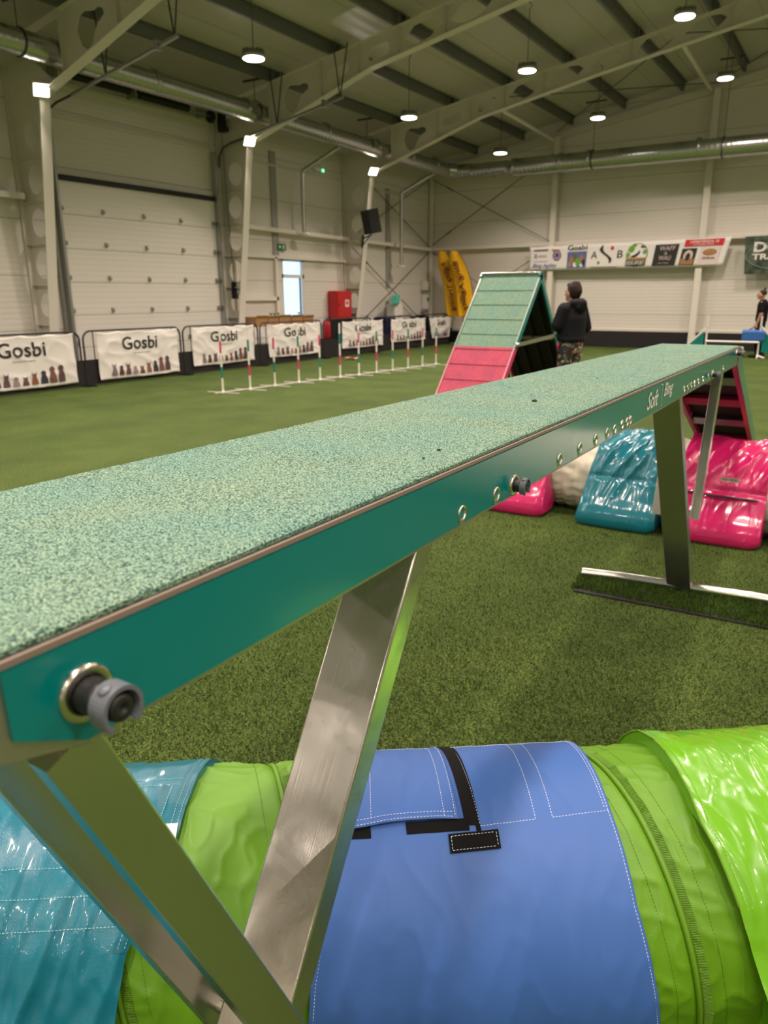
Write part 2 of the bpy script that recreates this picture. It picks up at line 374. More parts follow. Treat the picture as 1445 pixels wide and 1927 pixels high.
# ================================================================== SETTING
XL, YB, XR, YF = -13.44, 24.3, 16.44, -22.4
g = G(); g.box(((XL+XR)/2, (YB+YF)/2, -.1), (XR-XL+.6, YB-YF+.6, .2)); struct('floor', g, M['turf'])
# left wall with the opening of the exit door (y 16.1..17.1, z 0..2.6)
g = G()
def wl(y0, y1, z0, z1): g.box((XL-.06, (y0+y1)/2, (z0+z1)/2), (.12, y1-y0, z1-z0))
wl(YF-.1, 16.12, 0, 5.95); wl(17.08, YB+.1, 0, 5.95); wl(16.12, 17.08, 2.58, 5.95)
struct('wall_left', g, M['wall'])
def gable(name, y):
    g = G(); g.prism([(XL-.1, 0), (XR+.1, 0), (XR+.1, 6.0), (1.5, 8.6), (XL-.1, 6.0)], (0, y, 0), (1, 0, 0), (0, 0, 1), .12); return struct(name, g, M['wall'])
gable('wall_back', YB+.06); gable('wall_front', YF-.06)
g = G(); g.box((XR+.06, (YB+YF)/2, 2.97), (.12, YB-YF+.2, 5.95)); struct('wall_right', g, M['wall'])
g = G()
for a, b in ((XL-.3, 1.5), (XR+.3, 1.5)):
    za, zb = roof_z(XL-.3)+.22, roof_z(1.5)+.22
    g.prism([(a, za), (b, zb), (b, zb+.1), (a, za+.1)], (0, (YF+YB)/2, 0), (1, 0, 0), (0, 0, 1), YB-YF+.6)
struct('ceiling', g, M['roof'])
# dark kick board at the foot of the back wall and its frame trims
g = G(); g.box(((XL+XR)/2, YB-.04, .245), (XR-XL, .06, .49)); struct('baseboard_back', g, M['kick'])
g = G(); g.box(((XL+XR)/2, YB-.03, .53), (XR-XL, .05, .06)); struct('trim_1', g, M['steel_shade'])
# back wall girt, gable trim and corner posts
g = G(); g.rbar((XL+.1, YB-.13, 3.17), (XR-.1, YB-.13, 3.17), .14, .12, .012); struct('trim_2', g, M['steel'])
g = G()
for a, b in ((XL, 1.5), (XR, 1.5)): g.bar((a, YB-.1, roof_z(XL)-.22), (b, YB-.1, roof_z(1.5)-.22), .16, .2)
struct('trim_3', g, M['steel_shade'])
g = G(); g.rbar((XL+.1, YB-.1, 0), (XL+.1, YB-.1, 5.6), .12, .12, .01, 0, (0, 1, 0)); struct('trim_4', g, M['steel'])
# girts of the left wall
g = G(); g.rbar((XL+.14, 14.25, 3.27), (XL+.14, YB-.15, 3.15), .14, .11, .012); g.rbar((XL+.14, YF, 3.4), (XL+.14, 8.75, 3.37), .14, .11, .012)
struct('trim_5', g, M['steel'])
# window frame profiles (aluminium frames of the wall fields beside the exit door)
g = G()
for (y0, y1, z0, z1) in ((14.35, 19.0, 2.56, 2.64), (14.35, 15.85, 1.5, 1.6), (15.78, 15.86, 0, 2.6), (14.28, 14.36, 0, 2.6)):
    g.box((XL+.05, (y0+y1)/2, (z0+z1)/2), (.08, y1-y0, z1-z0))
struct('trim_6', g, M['steel'])
g = G(); g.box((XL+.02, 11.6, 4.88), (.05, 4.2, .07)); g.box((XL+.02, 17.0, 4.82), (.05, 5.0, .05)); g.box((XL+.02, 21.6, 4.75), (.05, 4.6, .05))
g.box((XL+.03, 9.55, 4.9), (.06, .08, 2.0)); g.box((XL+.03, 13.7, 4.9), (.06, .08, 2.0)); g.box((XL+.03, 11.6, 5.45), (.06, 4.2, .07)); g.box((XL+.03, 11.6, 3.90), (.08, 4.2, .10))
struct('trim_7', g, M['steel_shade'])
# dark downpipe-like cover strips on the left wall
g = G(); g.box((XL+.02, 15.9, 3.9), (.04, .22, 2.5)); g.box((XL+.02, 21.45, 3.35), (.04, .2, 3.0)); struct('trim_8', g, mat('grey_cover_strip', (.33, .31, .28), .5))

# sectional door
g = G(); g.box((XL+.06, 11.62, 1.9), (.07, 4.12, 3.78))
door = struct('door_1', g, M['door_panel'])
g = G(); g.box((XL+.11, 11.62, 3.80), (.04, 4.1, .1)); g.build('door_seal', M['rubber'], door)['label'] = 'black rubber top seal'
for y in (9.52, 13.62):
    g = G(); g.box((XL+.13, y+(.06 if y > 10 else -.06), 2.4), (.14, .05, 4.8)); g.box((XL+.07, y+(.10 if y > 10 else -.10), 2.4), (.03, .12, 4.8)); g.build('guide_rail', M['tube'], door)
for z in (3.25, 2.62, 1.98, 1.35, .72):
    for y in (10.49, 11.53, 12.57, 9.53, 13.58):
        g = G(); w = .1 if y in (9.53, 13.58) else .06
        g.box((XL+.115, y, z), (.03, w, .09)); g.tube([(XL+.14, y-w/2, z), (XL+.14, y+w/2, z)], .014, 8); g.build('hinge', M['tube'], door)
# exit door: frame, glass fanlight, glazed leaf
g = G()
for (y, w, z, h) in ((16.15, .07, 1.29, 2.58), (17.05, .07, 1.29, 2.58), (16.6, .96, 2.55, .07), (16.6, .96, 2.13, .09), (16.6, .96, .03, .06)): g.box((XL-.05, y, z), (.1, w, h))
ed = struct('door_2', g, M['steel'])
glass = mat('milky_door_glass', (.92, .96, 1), .35, trans=1.0)
g = G(); g.box((XL-.05, 16.6, 2.34), (.012, .84, .34)); g.build('fanlight_pane', glass, ed)
g = G(); g.box((XL-.05, 16.57, 1.07), (.012, .80, 2.04)); g.build('door_pane', glass, ed)
g = G(); g.box((XL-.04, 16.93, 1.07), (.04, .035, 2.04)); g.build('door_stile', M['rod'], ed)

# portal frames --------------------------------------------------------------
def portal(y, label):
    r = root('portal_frame', (XL+.2, y, 0), label, 'steel frame', 'white steel portal frames of the hall')
    g = G()
    outer = [(XL+.02, 0), (-13.15, 0), (-12.45, 4.93), (-12.2, 5.15), (-12.75, 5.55), (XL+.02, 5.5)]
    holes = []
    for k in range(6):
        z = .75+k*.72; xi = -13.15+.70*z/4.93; cx = (XL+.08+xi)/2+.01; rr = min(.21, (xi-XL-.12)/2-.02)
        if rr > .05: holes.append(circ(cx, z, rr, 20, .05+rr*.95 if k > 1 else .22))
    plate(outer, holes, .012, (0, y, 0), (1, 0, 0), (0, 0, 1), g)
    g.bar((XL+.03, y, 0), (XL+.03, y, 5.5), .02, .22, 0, (0, 1, 0))
    for k in range(6):
        z = .38+k*.72; xi = -13.15+.70*z/4.93; g.box(((XL+xi)/2, y, z), (xi-XL-.03, .14, .012))
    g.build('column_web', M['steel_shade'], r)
    g = G(); g.bar((-13.15, y, 0), (-12.45, y, 4.93), .2, .018, 0, (1, 0, 0)); g.build('column_flange', M['steel'], r)
    # rafter
    top = lambda x: roof_z(x)
    bot = [(-12.45, 4.93), (-9.11, 5.98), (-6, 6.56), (-2.66, 7.13), (1.5, 7.78)]
    g = G(); outer = [(-11.78, 5.14)]+bot[1:]+[(1.5, top(1.5)), (-11.78, top(-11.78))]
    outer[0] = (-11.78, 5.14)
    holes = [[(-11.42, 5.72), (-11.34, 5.9), (-11.2, 5.96), (-10.98, 5.93), (-10.86, 5.96), (-10.74, 5.92), (-10.72, 5.84), (-10.9, 5.74), (-11.0, 5.6), (-11.06, 5.47), (-11.2, 5.42), (-11.34, 5.5)]]
    def slot(cx, cz, a, b): return [(cx+dx, cz+dz+dx*.19) for dx, dz in [(-a, -b*.5), (-a*.8, -b), (a*.8, -b), (a, -b*.5), (a, b*.5), (a*.8, b), (-a*.8, b), (-a, b*.5)]]
    holes.append(slot(-9.95, 6.03, .27, .10)); holes.append(slot(-8.95, 6.26, .24, .11))
    x = -7.95
    while x < 1.0:
        cz = (top(x)+np.interp(x, [b[0] for b in bot], [b[1] for b in bot]))/2
        holes.append([(x+dx, cz+dz+dx*.17) for dx, dz in [(-.42, -.02), (-.3, .07), (-.2, .15), (.1, .17), (.3, .13), (.44, .03), (.3, -.08), (.15, -.15), (-.12, -.17), (-.28, -.12)]])
        x += 1.02 if int((x+20)*10) % 2 else 1.02
    plate(outer, holes, .012, (0, y, 0), (1, 0, 0), (0, 0, 1), g)
    for x in (-11.78, -10.35, -9.4, -8.45, -7.45, -5.4, -3.35, -1.3):
        zb = np.interp(x, [b[0] for b in bot], [b[1] for b in bot]); g.bar((x, y, zb), (x, y, top(x)), .16, .012, 0, (1, 0, 0))
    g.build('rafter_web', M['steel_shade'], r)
    g = G()
    for a, b in zip(bot[:-1], bot[1:]): g.bar((a[0], y, a[1]), (b[0], y, b[1]), .2, .018)
    g.bar((-12.75, y, top(-12.75)), (1.5, y, top(1.5)), .18, .016)
    g.build('rafter_flange', M['steel'], r)
    return r
portal(8.85, 'white portal frame nearest the camera, beside the roller door')
portal(14.0, 'middle white portal frame, between the roller door and the exit')
portal(19.1, 'farthest white portal frame, carrying the black loudspeaker')
# back wall columns
for i, x in enumerate((-8.86, -4.36, .14)):
    g = G(); zt = roof_z(x)-.25
    g.bar((x, YB-.10, 0), (x, YB-.10, zt), .18, .012, 0, (0, 1, 0)); g.bar((x, YB-.27, 0), (x, YB-.27, zt), .18, .014, 0, (0, 1, 0)); g.bar((x, YB-.18, 0), (x, YB-.18, zt), .01, .16, 0, (0, 1, 0))
    tag(g.build('gable_column', M['steel'], None, (x, YB-.2, 0)), ['white back-wall post behind the person in the black jacket', 'white back-wall post under the right part of the sponsor banner', 'white back-wall post right of the dark dog training board'][i], 'column', 'white posts of the back wall') if i < 2 else None
bpy.data.objects.remove(bpy.data.objects['gable_column.002']) if 'gable_column.002' in bpy.data.objects else None
# purlins
xs = [-13.25, -11.68, -10.05, -8.48, -6.91, -5.31, -3.74, -2.12, -.5, 1.1]
pl = ['lowest dark roof purlin, above the left wall', 'dark roof purlin, second from the left wall', 'dark roof purlin, third from the left wall', 'dark roof purlin, fourth from the left wall', 'dark roof purlin, fifth from the left wall', 'dark roof purlin, sixth from the left wall', 'dark roof purlin, seventh from the left wall', 'dark roof purlin, eighth from the left wall', 'dark roof purlin, ninth from the left wall', 'dark roof purlin nearest the roof ridge']
for x, lb in zip(xs, pl):
    g = G(); z = roof_z(x)+.11
    g.box((x, (YB+YF)/2, z), (.012, YB-YF, .2)); g.box((x+.035, (YB+YF)/2, z+.1), (.07, YB-YF, .01)); g.box((x-.035, (YB+YF)/2, z-.1), (.07, YB-YF, .01)); g.box((x-.07, (YB+YF)/2, z-.085), (.008, YB-YF, .03))
    for y in (8.85, 14.0, 19.1): g.box((x+.05, y+.12, z), (.09, .02, .19)); g.box((x+.05, y-.12, z), (.09, .02, .19))
    tag(g.build('roof_purlin', M['purlin'], None, (x, YB-2, z)), lb, 'purlin', 'dark purlins under the roof')
# roof struts and bracing rods of the end bay
for (a, b, lb) in (((-8.6, 19.15, 6.12), (-9.0, 24.15, 6.2), 'pale roof strut left, from the farthest rafter to the gable'), ((-4.28, 19.15, 6.85), (-4.55, 24.15, 7.0), 'pale roof strut right, from the farthest rafter to the gable')):
    g = G(); g.tube([a, b], .05, 10); tag(g.build('roof_strut', M['steel'], None, b), lb, 'strut', 'pale roof struts')
def rod(a, b, label):
    g = G(); g.tube([a, b], .012, 6); m = (V3(a)*.85+V3(b)*.15); d = (V3(b)-V3(a)).normalized(); g.tube([m-d*.12, m+d*.12], .022, 8)
    tag(g.build('brace_rod', M['rod'], None, a), label, 'brace rod', 'crossed brace rods of the end bay')
rod((XL+.2, 24.1, 5.4), (-8.95, 24.1, 3.25), 'thin rod falling right on the upper back wall corner bay')
rod((XL+.2, 24.1, 3.3), (-8.95, 24.1, 5.85), 'thin rod rising right on the upper back wall corner bay')
rod((XL+.2, 24.1, 3.05), (-8.95, 24.1, .6), 'thin rod falling right on the lower back wall corner bay')
rod((XL+.2, 24.1, .6), (-8.95, 24.1, 3.05), 'thin rod rising right on the lower back wall corner bay')
rod((XL+.12, 19.3, 5.3), (XL+.12, 24.0, 3.25), 'thin rod falling towards the corner on the upper left wall')
rod((XL+.12, 19.3, 3.3), (XL+.12, 24.0, 5.4), 'thin rod rising towards the corner on the upper left wall')
rod((XL+.12, 19.3, 3.0), (XL+.12, 24.0, .5), 'thin rod falling towards the corner on the lower left wall')
rod((XL+.12, 19.3, .6), (XL+.12, 24.0, 3.05), 'thin rod rising towards the corner on the lower left wall')
rod((-8.9, 19.3, roof_z(-8.9)-.1), (-4.4, 24.1, roof_z(-4.4)-.1), 'thin rod running right and back under the end roof bay')
rod((-4.4, 19.3, roof_z(-4.4)-.1), (-8.9, 24.1, roof_z(-8.9)-.1), 'thin rod running left and back under the end roof bay')
rod((-4.4, 19.3, roof_z(-4.4)-.12), (.1, 24.1, roof_z(.1)-.12), 'thin rod running right and back under the roof near the ridge')
rod((.1, 19.3, roof_z(.1)-.12), (-4.4, 24.1, roof_z(-4.4)-.12), 'thin rod running left and back under the roof near the ridge')

# ------------------------------------------------------------------ ducts
def duct(path, rads, label, bands, hang):
    r = root('ventilation_duct', path[0], label, 'duct', 'round galvanised ventilation ducts')
    g = G(); P = []; R = []
    for (a, ra), (b, rb) in zip(zip(path[:-1], rads[:-1]), zip(path[1:], rads[1:])):
        a = V3(a); b = V3(b); n = max(2, int((b-a).length/.045))
        for i in range(n):
            t = i/n; P.append(a.lerp(b, t)); R.append(ra+(rb-ra)*t+(.0045 if i % 3 == 0 else 0))
    P.append(V3(path[-1])); R.append(rads[-1]); g.tube(P, R, 28, 0, True)
    g.build('duct_pipe', M['galv'], r)
    for c, d, rr in bands:
        g = G(); d = V3(d).normalized(); c = V3(c); g.lathe(c-d*.05, d, [(0, rr), (0, rr+.014), (.03, rr+.016), (.07, rr+.016), (.1, rr+.014), (.1, rr)], 28); g.build('duct_collar', M['galv'], r)
    for c, rr in hang:
        g = G(); c = V3(c); zt = roof_z(c.x)+.1; g.tube([c+Vector((0, 0, rr)), (c.x, c.y, zt)], .008, 6)
        g.lathe(c-Vector((.0, .02, 0)), (0, 1, 0) if abs(c.x+12) < .3 else (1, 0, 0), [(0, rr+.004), (0, rr+.02), (.03, rr+.02), (.03, rr+.004)], 28, 0, True, False)
        g.bar((c.x-.3, c.y, zt), (c.x+.3, c.y, zt), .04, .04); g.build('duct_hanger', M['rod'], r)
    return r
duct([(-12.02, -21.5, 5.6), (-12.02, 22.2, 5.45), (-12.0, 22.65, 5.44), (-11.75, 22.98, 5.42), (-11.3, 23.05, 5.4)], [.20, .20, .20, .20, .20],
     'silver spiral duct running along the left wall below the roof', [((-12.02, y, 5.5), (0, 1, 0), .2) for y in (10.9, 13.4, 16.3, 18.6, 20.4, 21.9)], [((-12.02, y, 5.5), .2) for y in (8.2, 13.75, 18.2)])
duct([(-11.3, 23.05, 5.4), (-10.1, 23.05, 5.4), (-10.0, 23.05, 5.38), (-9.85, 23.05, 5.36), (-2.0, 23.05, 5.33), (9, 23.05, 5.33)], [.19, .19, .19, .25, .26, .26],
     'silver spiral duct running along the back wall', [((x, 23.05, 5.37), (1, 0, 0), rr) for x, rr in ((-10.55, .19), (-9.8, .25), (-8.35, .255), (-7.5, .26), (-4.5, .262))], [((-7.4, 23.05, 5.36), .255), ((-3.9, 23.05, 5.34), .26)])
for y, yb, zb, lb in ((17.3, 16.55, 3.18, 'thin silver drop pipe beside the exit door, from duct to girt'), (22.45, 21.55, 2.5, 'thin silver drop pipe near the corner, ending above the white cooler')):
    r = root('drop_pipe', (-13.0, yb, zb), lb, 'duct', 'thin silver drop pipes')
    g = G(); g.tube([(-12.2, y, 5.38), (-12.95, yb, 4.72), (-12.97, yb, 4.66), (-12.97, yb, zb+.06)], .055, 14); g.build('pipe', M['galv'], r)
    g = G(); g.lathe((-12.97, yb, zb), (0, 0, 1), [(0, .15), (.02, .15), (.05, .06)], 18); g.build('diffuser', M['steel'], r)
    g = G(); g.box((-13.03, yb+.08, zb+.32), (.06, .07, .08)); g.build('damper_motor', M['black'], r)

# ------------------------------------------------------------------ lamps
hl = ['high-bay lamp nearest the camera on the left, above the first rafter bay', 'high-bay lamp in front of the farthest rafter haunch, left row', 'small far high-bay lamp left, above the corner duct', 'high-bay lamp in the centre between the two long rafters', 'far high-bay lamp in front of the gable, above the back duct', 'high-bay lamp at the top right edge under the roof', 'far right high-bay lamp above the back-wall post']
for (x, y, z), lb in zip(HIGHBAY, hl):
    r = root('high_bay_lamp', (x, y, z), lb, 'lamp', 'hanging high-bay lamps')
    g = G(); g.lathe((x, y, z), (0, 0, 1), [(0, .19), (.03, .2), (.07, .19), (.075, .12), (.13, .1), (.14, .06)], 24)
    for k in range(16):
        a = 2*pi*k/16; g.box((x+.15*cos(a), y+.15*sin(a), z+.1), (.07, .006, .07), 0, Matrix.Rotation(a, 3, 'Z'))
    g.build('housing', M['tube'], r)
    g = G(); g.lathe((x, y, z-.012), (0, 0, 1), [(0, .0), (0, .165), (.012, .17)], 24, 0, True, False); g.build('lens', M['glow'], r)
    g = G(); zt = roof_z(x)+.21; g.tube([(x, y, z+.14), (x, y, zt-.12), (x+.04, y, zt-.08), (x+.02, y, zt-.03), (x-.02, y, zt)], .008, 6); g.build('hook', M['rod'], r)
    area_light('high_bay_light', (x, y, z-.03), (0, 0, -1), .33, HB_POWER, spread=HB_SPREAD)
for i, y in enumerate((8.85, 14.0, 19.1)):
    r = root('floodlight', (-12.36, y-.08, 5.0), ['bright floodlight on the nearest portal frame, top left', 'bright floodlight on the middle portal frame', 'bright floodlight on the farthest portal frame, above the loudspeaker'][i], 'floodlight', 'square floodlights at the knees of the portal frames')
    d = Vector((.62, -.35, -.7)).normalized(); c = Vector((-12.34, y-.13, 4.98)); R = d.to_track_quat('Y', 'Z').to_matrix()
    g = G(); g.box(c, (.26, .06, .24), 0, R); g.bar(c-d*.02, (-12.42, y, 5.0), .05, .03)
    g.build('housing', M['white'], r)
    g = G(); g.box(c+d*.034, (.22, .01, .2), 0, R); g.build('lens', M['glowf'], r)
    area_light('floodlight_beam', c+d*.06, d, .22, FL_POWER, sy=.2, spread=radians(140))
for y in (-16.9, -11.8, -6.65, -1.5, 3.7): area_light('floodlight_beam', (-12.3, y, 4.98), (.62, -.2, -.7), .22, FL_POWER, sy=.2)
for y in (-11.8, -1.5, 8.85, 19.1): area_light('floodlight_beam', (15.3, y, 4.98), (-.62, 0, -.7), .22, FL_POWER, sy=.2)

# ------------------------------------------------------------------ turf blades
def blades(name, pts, hgt, wid, material, lean=.5):
    n = len(pts); P = np.array(pts); a = np.random.rand(n)*2*pi; h = hgt*(.6+.7*np.random.rand(n)); w = wid*(.7+.6*np.random.rand(n))
    la = np.random.rand(n)*2*pi; l = h*lean*(.3+np.random.rand(n))
    dx, dy = np.cos(a)*w/2, np.sin(a)*w/2
    v = np.zeros((n, 5, 3)); z0 = P[:, 2]
    v[:, 0] = np.stack([P[:, 0]-dx, P[:, 1]-dy, z0], 1); v[:, 1] = np.stack([P[:, 0]+dx, P[:, 1]+dy, z0], 1)
    mx = P[:, 0]+np.cos(la)*l*.35; my = P[:, 1]+np.sin(la)*l*.35
    v[:, 2] = np.stack([mx+dx*.9, my+dy*.9, z0+h*.6], 1); v[:, 3] = np.stack([mx-dx*.9, my-dy*.9, z0+h*.6], 1)
    v[:, 4] = np.stack([P[:, 0]+np.cos(la)*l, P[:, 1]+np.sin(la)*l, z0+h], 1)
    me = bpy.data.meshes.new(name); me.vertices.add(n*5); me.vertices.foreach_set('co', v.reshape(-1))
    idx = np.arange(n)[:, None]*5
    loops = np.concatenate([idx+np.array([0, 1, 2, 3]), idx+np.array([3, 2, 4])], 1).reshape(-1)
    me.loops.add(len(loops)); me.loops.foreach_set('vertex_index', loops)
    me.polygons.add(2*n); st = np.stack([np.arange(n)*7, np.arange(n)*7+4], 1).reshape(-1); me.polygons.foreach_set('loop_start', st)
    me.update(calc_edges=True); me.validate(); me.materials.append(material)
    o = bpy.data.objects.new(name, me); COL.objects.link(o); return o
def field_pts(n, xr, yr, keep):
    P = np.stack([np.random.uniform(*xr, n), np.random.uniform(*yr, n), np.zeros(n)], 1); return P[keep(P)]
def keep_near(P):
    x, y = P[:, 0], P[:, 1]; dd = np.sqrt(x*x+y*y)
    k = (np.random.rand(len(x)) < np.clip((2.4/np.maximum(dd, .1))**1.6, 0, 1))
    fx, fy = -sin(radians(32.4)), cos(radians(32.4)); ax = x*fx+y*fy; lat = x*fy-y*fx
    sv = (x+.734)*.6-(y-1.13)*.8
    return k & (ax > .9) & (np.abs(lat) < ax*.56+.1) & (sv < .1)
o = blades('grass_pile', field_pts(520000, (-4.4, 1.9), (.9, 6.4), keep_near), .014, .0026, M['blade'], .9)
tag(o, 'short green artificial grass pile of the near lawn', 'grass', kind='stuff')

# ================================================================== DOG WALK (long mint plank)
DX, DZ = -.0254, -.0102
def B(y, a, c): return Vector((-.458+DX*y-a, y, 1.3729+DZ*y+c))
BW, BS = .417, .110
Y0, Y1 = .225, 4.57
dw = root('dog_walk', (-.75, 2.4, 0), 'raised agility dog walk with long mint rubber-granule plank and teal sides', 'dog walk')
# core plank
g = G()
prof = [(.002, -.006), (.002, -BS+.004), (.008, -BS), (BW-.008, -BS), (BW-.002, -BS+.004), (BW-.002, -.006)]
ys = [Y0, Y0+.08]+list(np.linspace(.5, Y1, 10)); vs = []
for i, y in enumerate(ys):
    for a, c in prof:
        if i == 0 and c < -.07: c = -.082
        vs.append(B(y, a, c))
k = len(prof); fs = [(i*k+j, i*k+(j+1) % k, (i+1)*k+(j+1) % k, (i+1)*k+j) for i in range(len(ys)-1) for j in range(k)]+[tuple(range(k)), tuple(range((len(ys)-1)*k, len(ys)*k))[::-1]]
g.add(vs, fs); g.build('plank', M['trim'], dw)['label'] = 'aluminium plank body'
# granule top with real relief on the edges
g = G()
def topf(u, v):
    y = Y0+(Y1-Y0)*u; a = .0015+(BW-.003)*v; e = min(a, BW-a)
    n1 = noise.noise(Vector((y*160, a*160, 0)))*.0009+noise.noise(Vector((y*60, a*60, 4)))*.0006
    c = .001+n1-(.0035 if e < .003 else 0); w = noise.noise(Vector((y*120, 3, a))) * .0012 if e < .003 else 0
    return B(y, a+w, c)
g.grid(topf, 1500, 70)
def skirt(a0):
    def f(u, v): y = Y0+(Y1-Y0)*u; return B(y, a0+noise.noise(Vector((y*120, 3, a0)))*.0012, -.0025-.0045*v)
    return f
g.grid(skirt(.0015), 1500, 2); g.grid(skirt(BW-.0015), 1500, 2)
g.build('rubber_surface', M['mint'], dw)['label'] = 'mint rubber-granule walking surface'
for a in (0, BW):
    g = G(); vs = []
    s = -1 if a == 0 else 1
    yy = np.linspace(Y0, Y1, 20); pr = [(0, -.0075), (.0022, -.0085), (.0022, -.0135), (0, -.0145)]
    vs = [B(y, a+s*q[0], q[1]) for y in yy for q in pr]
    g.add(vs, [(i*4+j, i*4+j+1, (i+1)*4+j+1, (i+1)*4+j) for i in range(19) for j in range(3)]); g.build('edge_strip', M['edge'], dw)['label'] = 'worn brownish edge strip'
# teal decal panels (near and far side), two lengths meeting at the seam
SEAM = 2.482
for (ya, yb) in ((Y0+.016, SEAM-.004), (SEAM+.004, Y1-.03)):
    for a, s in ((0, -1), (BW, 1)):
        pts = [(ya, -.016), (yb, -.016), (yb, -BS+.010)] + ([(Y0+.075, -BS+.010), (Y0+.018, -.070)] if ya < 1 else [(ya, -BS+.010)])
        g = G(); vs = []
        off = a+s*.0016
        g.add([B(y, off, c) for y, c in pts]+[B(y, a-s*.002, c) for y, c in pts], [tuple(range(len(pts)))]+[(i, (i+1) % len(pts), len(pts)+(i+1) % len(pts), len(pts)+i) for i in range(len(pts))])
        g.build('side_panel', M['teal'], dw)['label'] = 'glossy teal side decal'
def side(y, c, off=-.0030): return B(y, off, c)
g = G(); put_text(g, 'Soft', lambda x, y: side(x, y), 2.268, -.082, .155, .052, 0, .25, .01); g.build('lettering', M['banner'], dw)['label'] = 'white handwritten word left of the seam'
g = G(); put_text(g, 'Bing', lambda x, y: side(x, y), 2.512, -.078, .146, .056, 0, .25, .01)
g.add([side(SEAM-.006, -.02), side(SEAM-.002, -.02), side(SEAM-.002, -.094), side(SEAM-.006, -.094)], [(0, 1, 2, 3)]); g.add([side(SEAM-.02, -.02), side(SEAM-.006, -.02), side(SEAM-.006, -.024), side(SEAM-.02, -.024)], [(0, 1, 2, 3)])
g.build('lettering', M['banner'], dw)['label'] = 'white handwritten side lettering'
# holes (chrome eyelets with dark inside)
HN = [.981, 1.117, 1.453, 1.594, 1.721, 1.825, 1.897, 1.975, 2.027, 2.064]
HF = [2.896, 2.975, 3.045, 3.121, 3.215, 3.338, 3.486, 3.969]
AX = (B(1, -1, 0)-B(1, 0, 0)).normalized()
for y in HN+HF:
    c = -.083 if y < 2.6 else -.078
    g = G(); p = B(y, -.0005, c); g.lathe(p, AX, [(-.012, .0085), (.001, .0088), (.0035, .0095), (.0042, .0112), (.0032, .0128), (.0, .0132)], 20, 0, True, False)
    g.lathe(p-AX*.0115, AX, [(0, .0086), (.0005, .0001)], 16, 1, False, False)
    # light strip of bare metal under the eyelet
    g.add([side(y-.009, c-.008, -.0022), side(y+.009, c-.008, -.0022), side(y+.009, -BS+.009, -.0022), side(y-.009, -BS+.009, -.0022)], [(0, 1, 2, 3)], 2)
    g.build('eyelet', [M['chrome'], M['black'], M['trim']], dw)
def pin(y, c, sc, ln, label):
    p = B(y, -.002, c); r1 = .0185*sc
    g = G(); g.lathe(p, AX, [(-.001, r1*1.28), (.003, r1*1.27), (.0045, r1*1.15), (.0045, r1*.85), (.001, r1*.8)], 32, 0, True, False)
    o = g.build('pin_ring', M['chrome'], dw); o['label'] = 'nickel ring round the locking pin'
    g = G(); R = r1*.80; n = 30; L = .040*sc*ln; vs = []
    prof = [(0, 1), (L*.35, 1), (L*.62, .97), (L*.64, .80), (L*.9, .80), (L*.97, .72), (L*.995, .5), (L, .22), (L*.93, .2), (L*.93, .0)]
    ax = AX; u = Vector((0, 1, 0)); w = ax.cross(u).normalized()
    for t, q in prof:
        for j in range(n): a = 2*pi*j/n; rr = R*q*(1-.035*(j % 2)*(q > .6)); vs.append(p+ax*t+(u*cos(a)+w*sin(a))*rr)
    g.add(vs, [(i*n+j, i*n+(j+1) % n, (i+1)*n+(j+1) % n, (i+1)*n+j) for i in range(len(prof)-1) for j in range(n)], 0, True)
    g.tube([p+ax*L*.8-w*R*.7*0+Vector((0, 0, -R*.7)), p+ax*L*.8+Vector((0, 0, -R*1.45))], R*.16, 10, 1)
    o = g.build('locking_pin', [M['black'], M['chrome']], dw); o['label'] = 'black ribbed locking pin'
    # grey snap clip: open C ring with a boss
    g = G(); c0 = p+ax*L*.66; n = 26; a0, a1 = radians(-52), radians(232); vs = []
    for i in range(n+1):
        a = a0+(a1-a0)*i/n; d = u*cos(a)+Vector((0, 0, 1))*sin(a)
        flare = .0022*sc*max(0, 1-min(i, n-i)/2.5)
        for (t, q) in ((0, R*.98), (0, R*1.22+flare), (L*.40, R*1.22+flare), (L*.40, R*.98)): vs.append(c0-ax*L*.05+ax*t+d*q)
    g.add(vs, [(i*4+j, i*4+(j+1) % 4, (i+1)*4+(j+1) % 4, (i+1)*4+j) for i in range(n) for j in range(4)]+[(0, 1, 2, 3), tuple(range(n*4, n*4+4))[::-1]], 0, False)
    d = u*cos(radians(115))+Vector((0, 0, 1))*sin(radians(115)); g.lathe(c0+ax*L*.14+d*R*1.15, d, [(0, R*.36), (.002*sc, R*.36), (.0032*sc, R*.3), (.0034*sc, .0)], 16)
    o = g.build('snap_clip', M['clip'], dw); o['label'] = 'grey snap clip'
pin(.303, -.060, 1.0, 1.1, ''); pin(1.196, -.083, .82, .8, ''); pin(3.60, -.080, .8, 1.1, ''); pin(4.47, -.035, .9, 1.1, '')
# supports
def wide_leg(x0, y0, z0, x1, y1, z1, name='leg', w=.128, h=.055, m='leg2'):
    a = Vector((x0, y0, z0)); b = Vector((x1, y1, z1)); d = (b-a).normalized(); up = Vector((1, 0, 0)).cross(d)
    g = G(); g.rbar(a, b, w, h, .004, 0, up); return g.build(name, M[m], dw)
l1 = wide_leg(-.570, .945, 1.26, -.570, .205, .03, w=.107, h=.046, m='leg1'); l2 = wide_leg(-.745, 3.60, 1.235, -.668, 4.135, .035)
l1['label'] = 'broad near leg of brushed aluminium'; l2['label'] = 'broad far leg of aluminium'
def brace(x, y0, z0, y1, z1, w=.05, tx=.026):
    g = G(); a = Vector((x, y0, z0)); b = Vector((x, y1, z1)); up = Vector((1, 0, 0)); g.rbar(a, b, w, tx, .002, 0, up)
    return g.build('brace', M['alu2'], dw)
brace(-.487, .292, 1.265, .580, .585); brace(-.660, .292, 1.265, .580, .585)
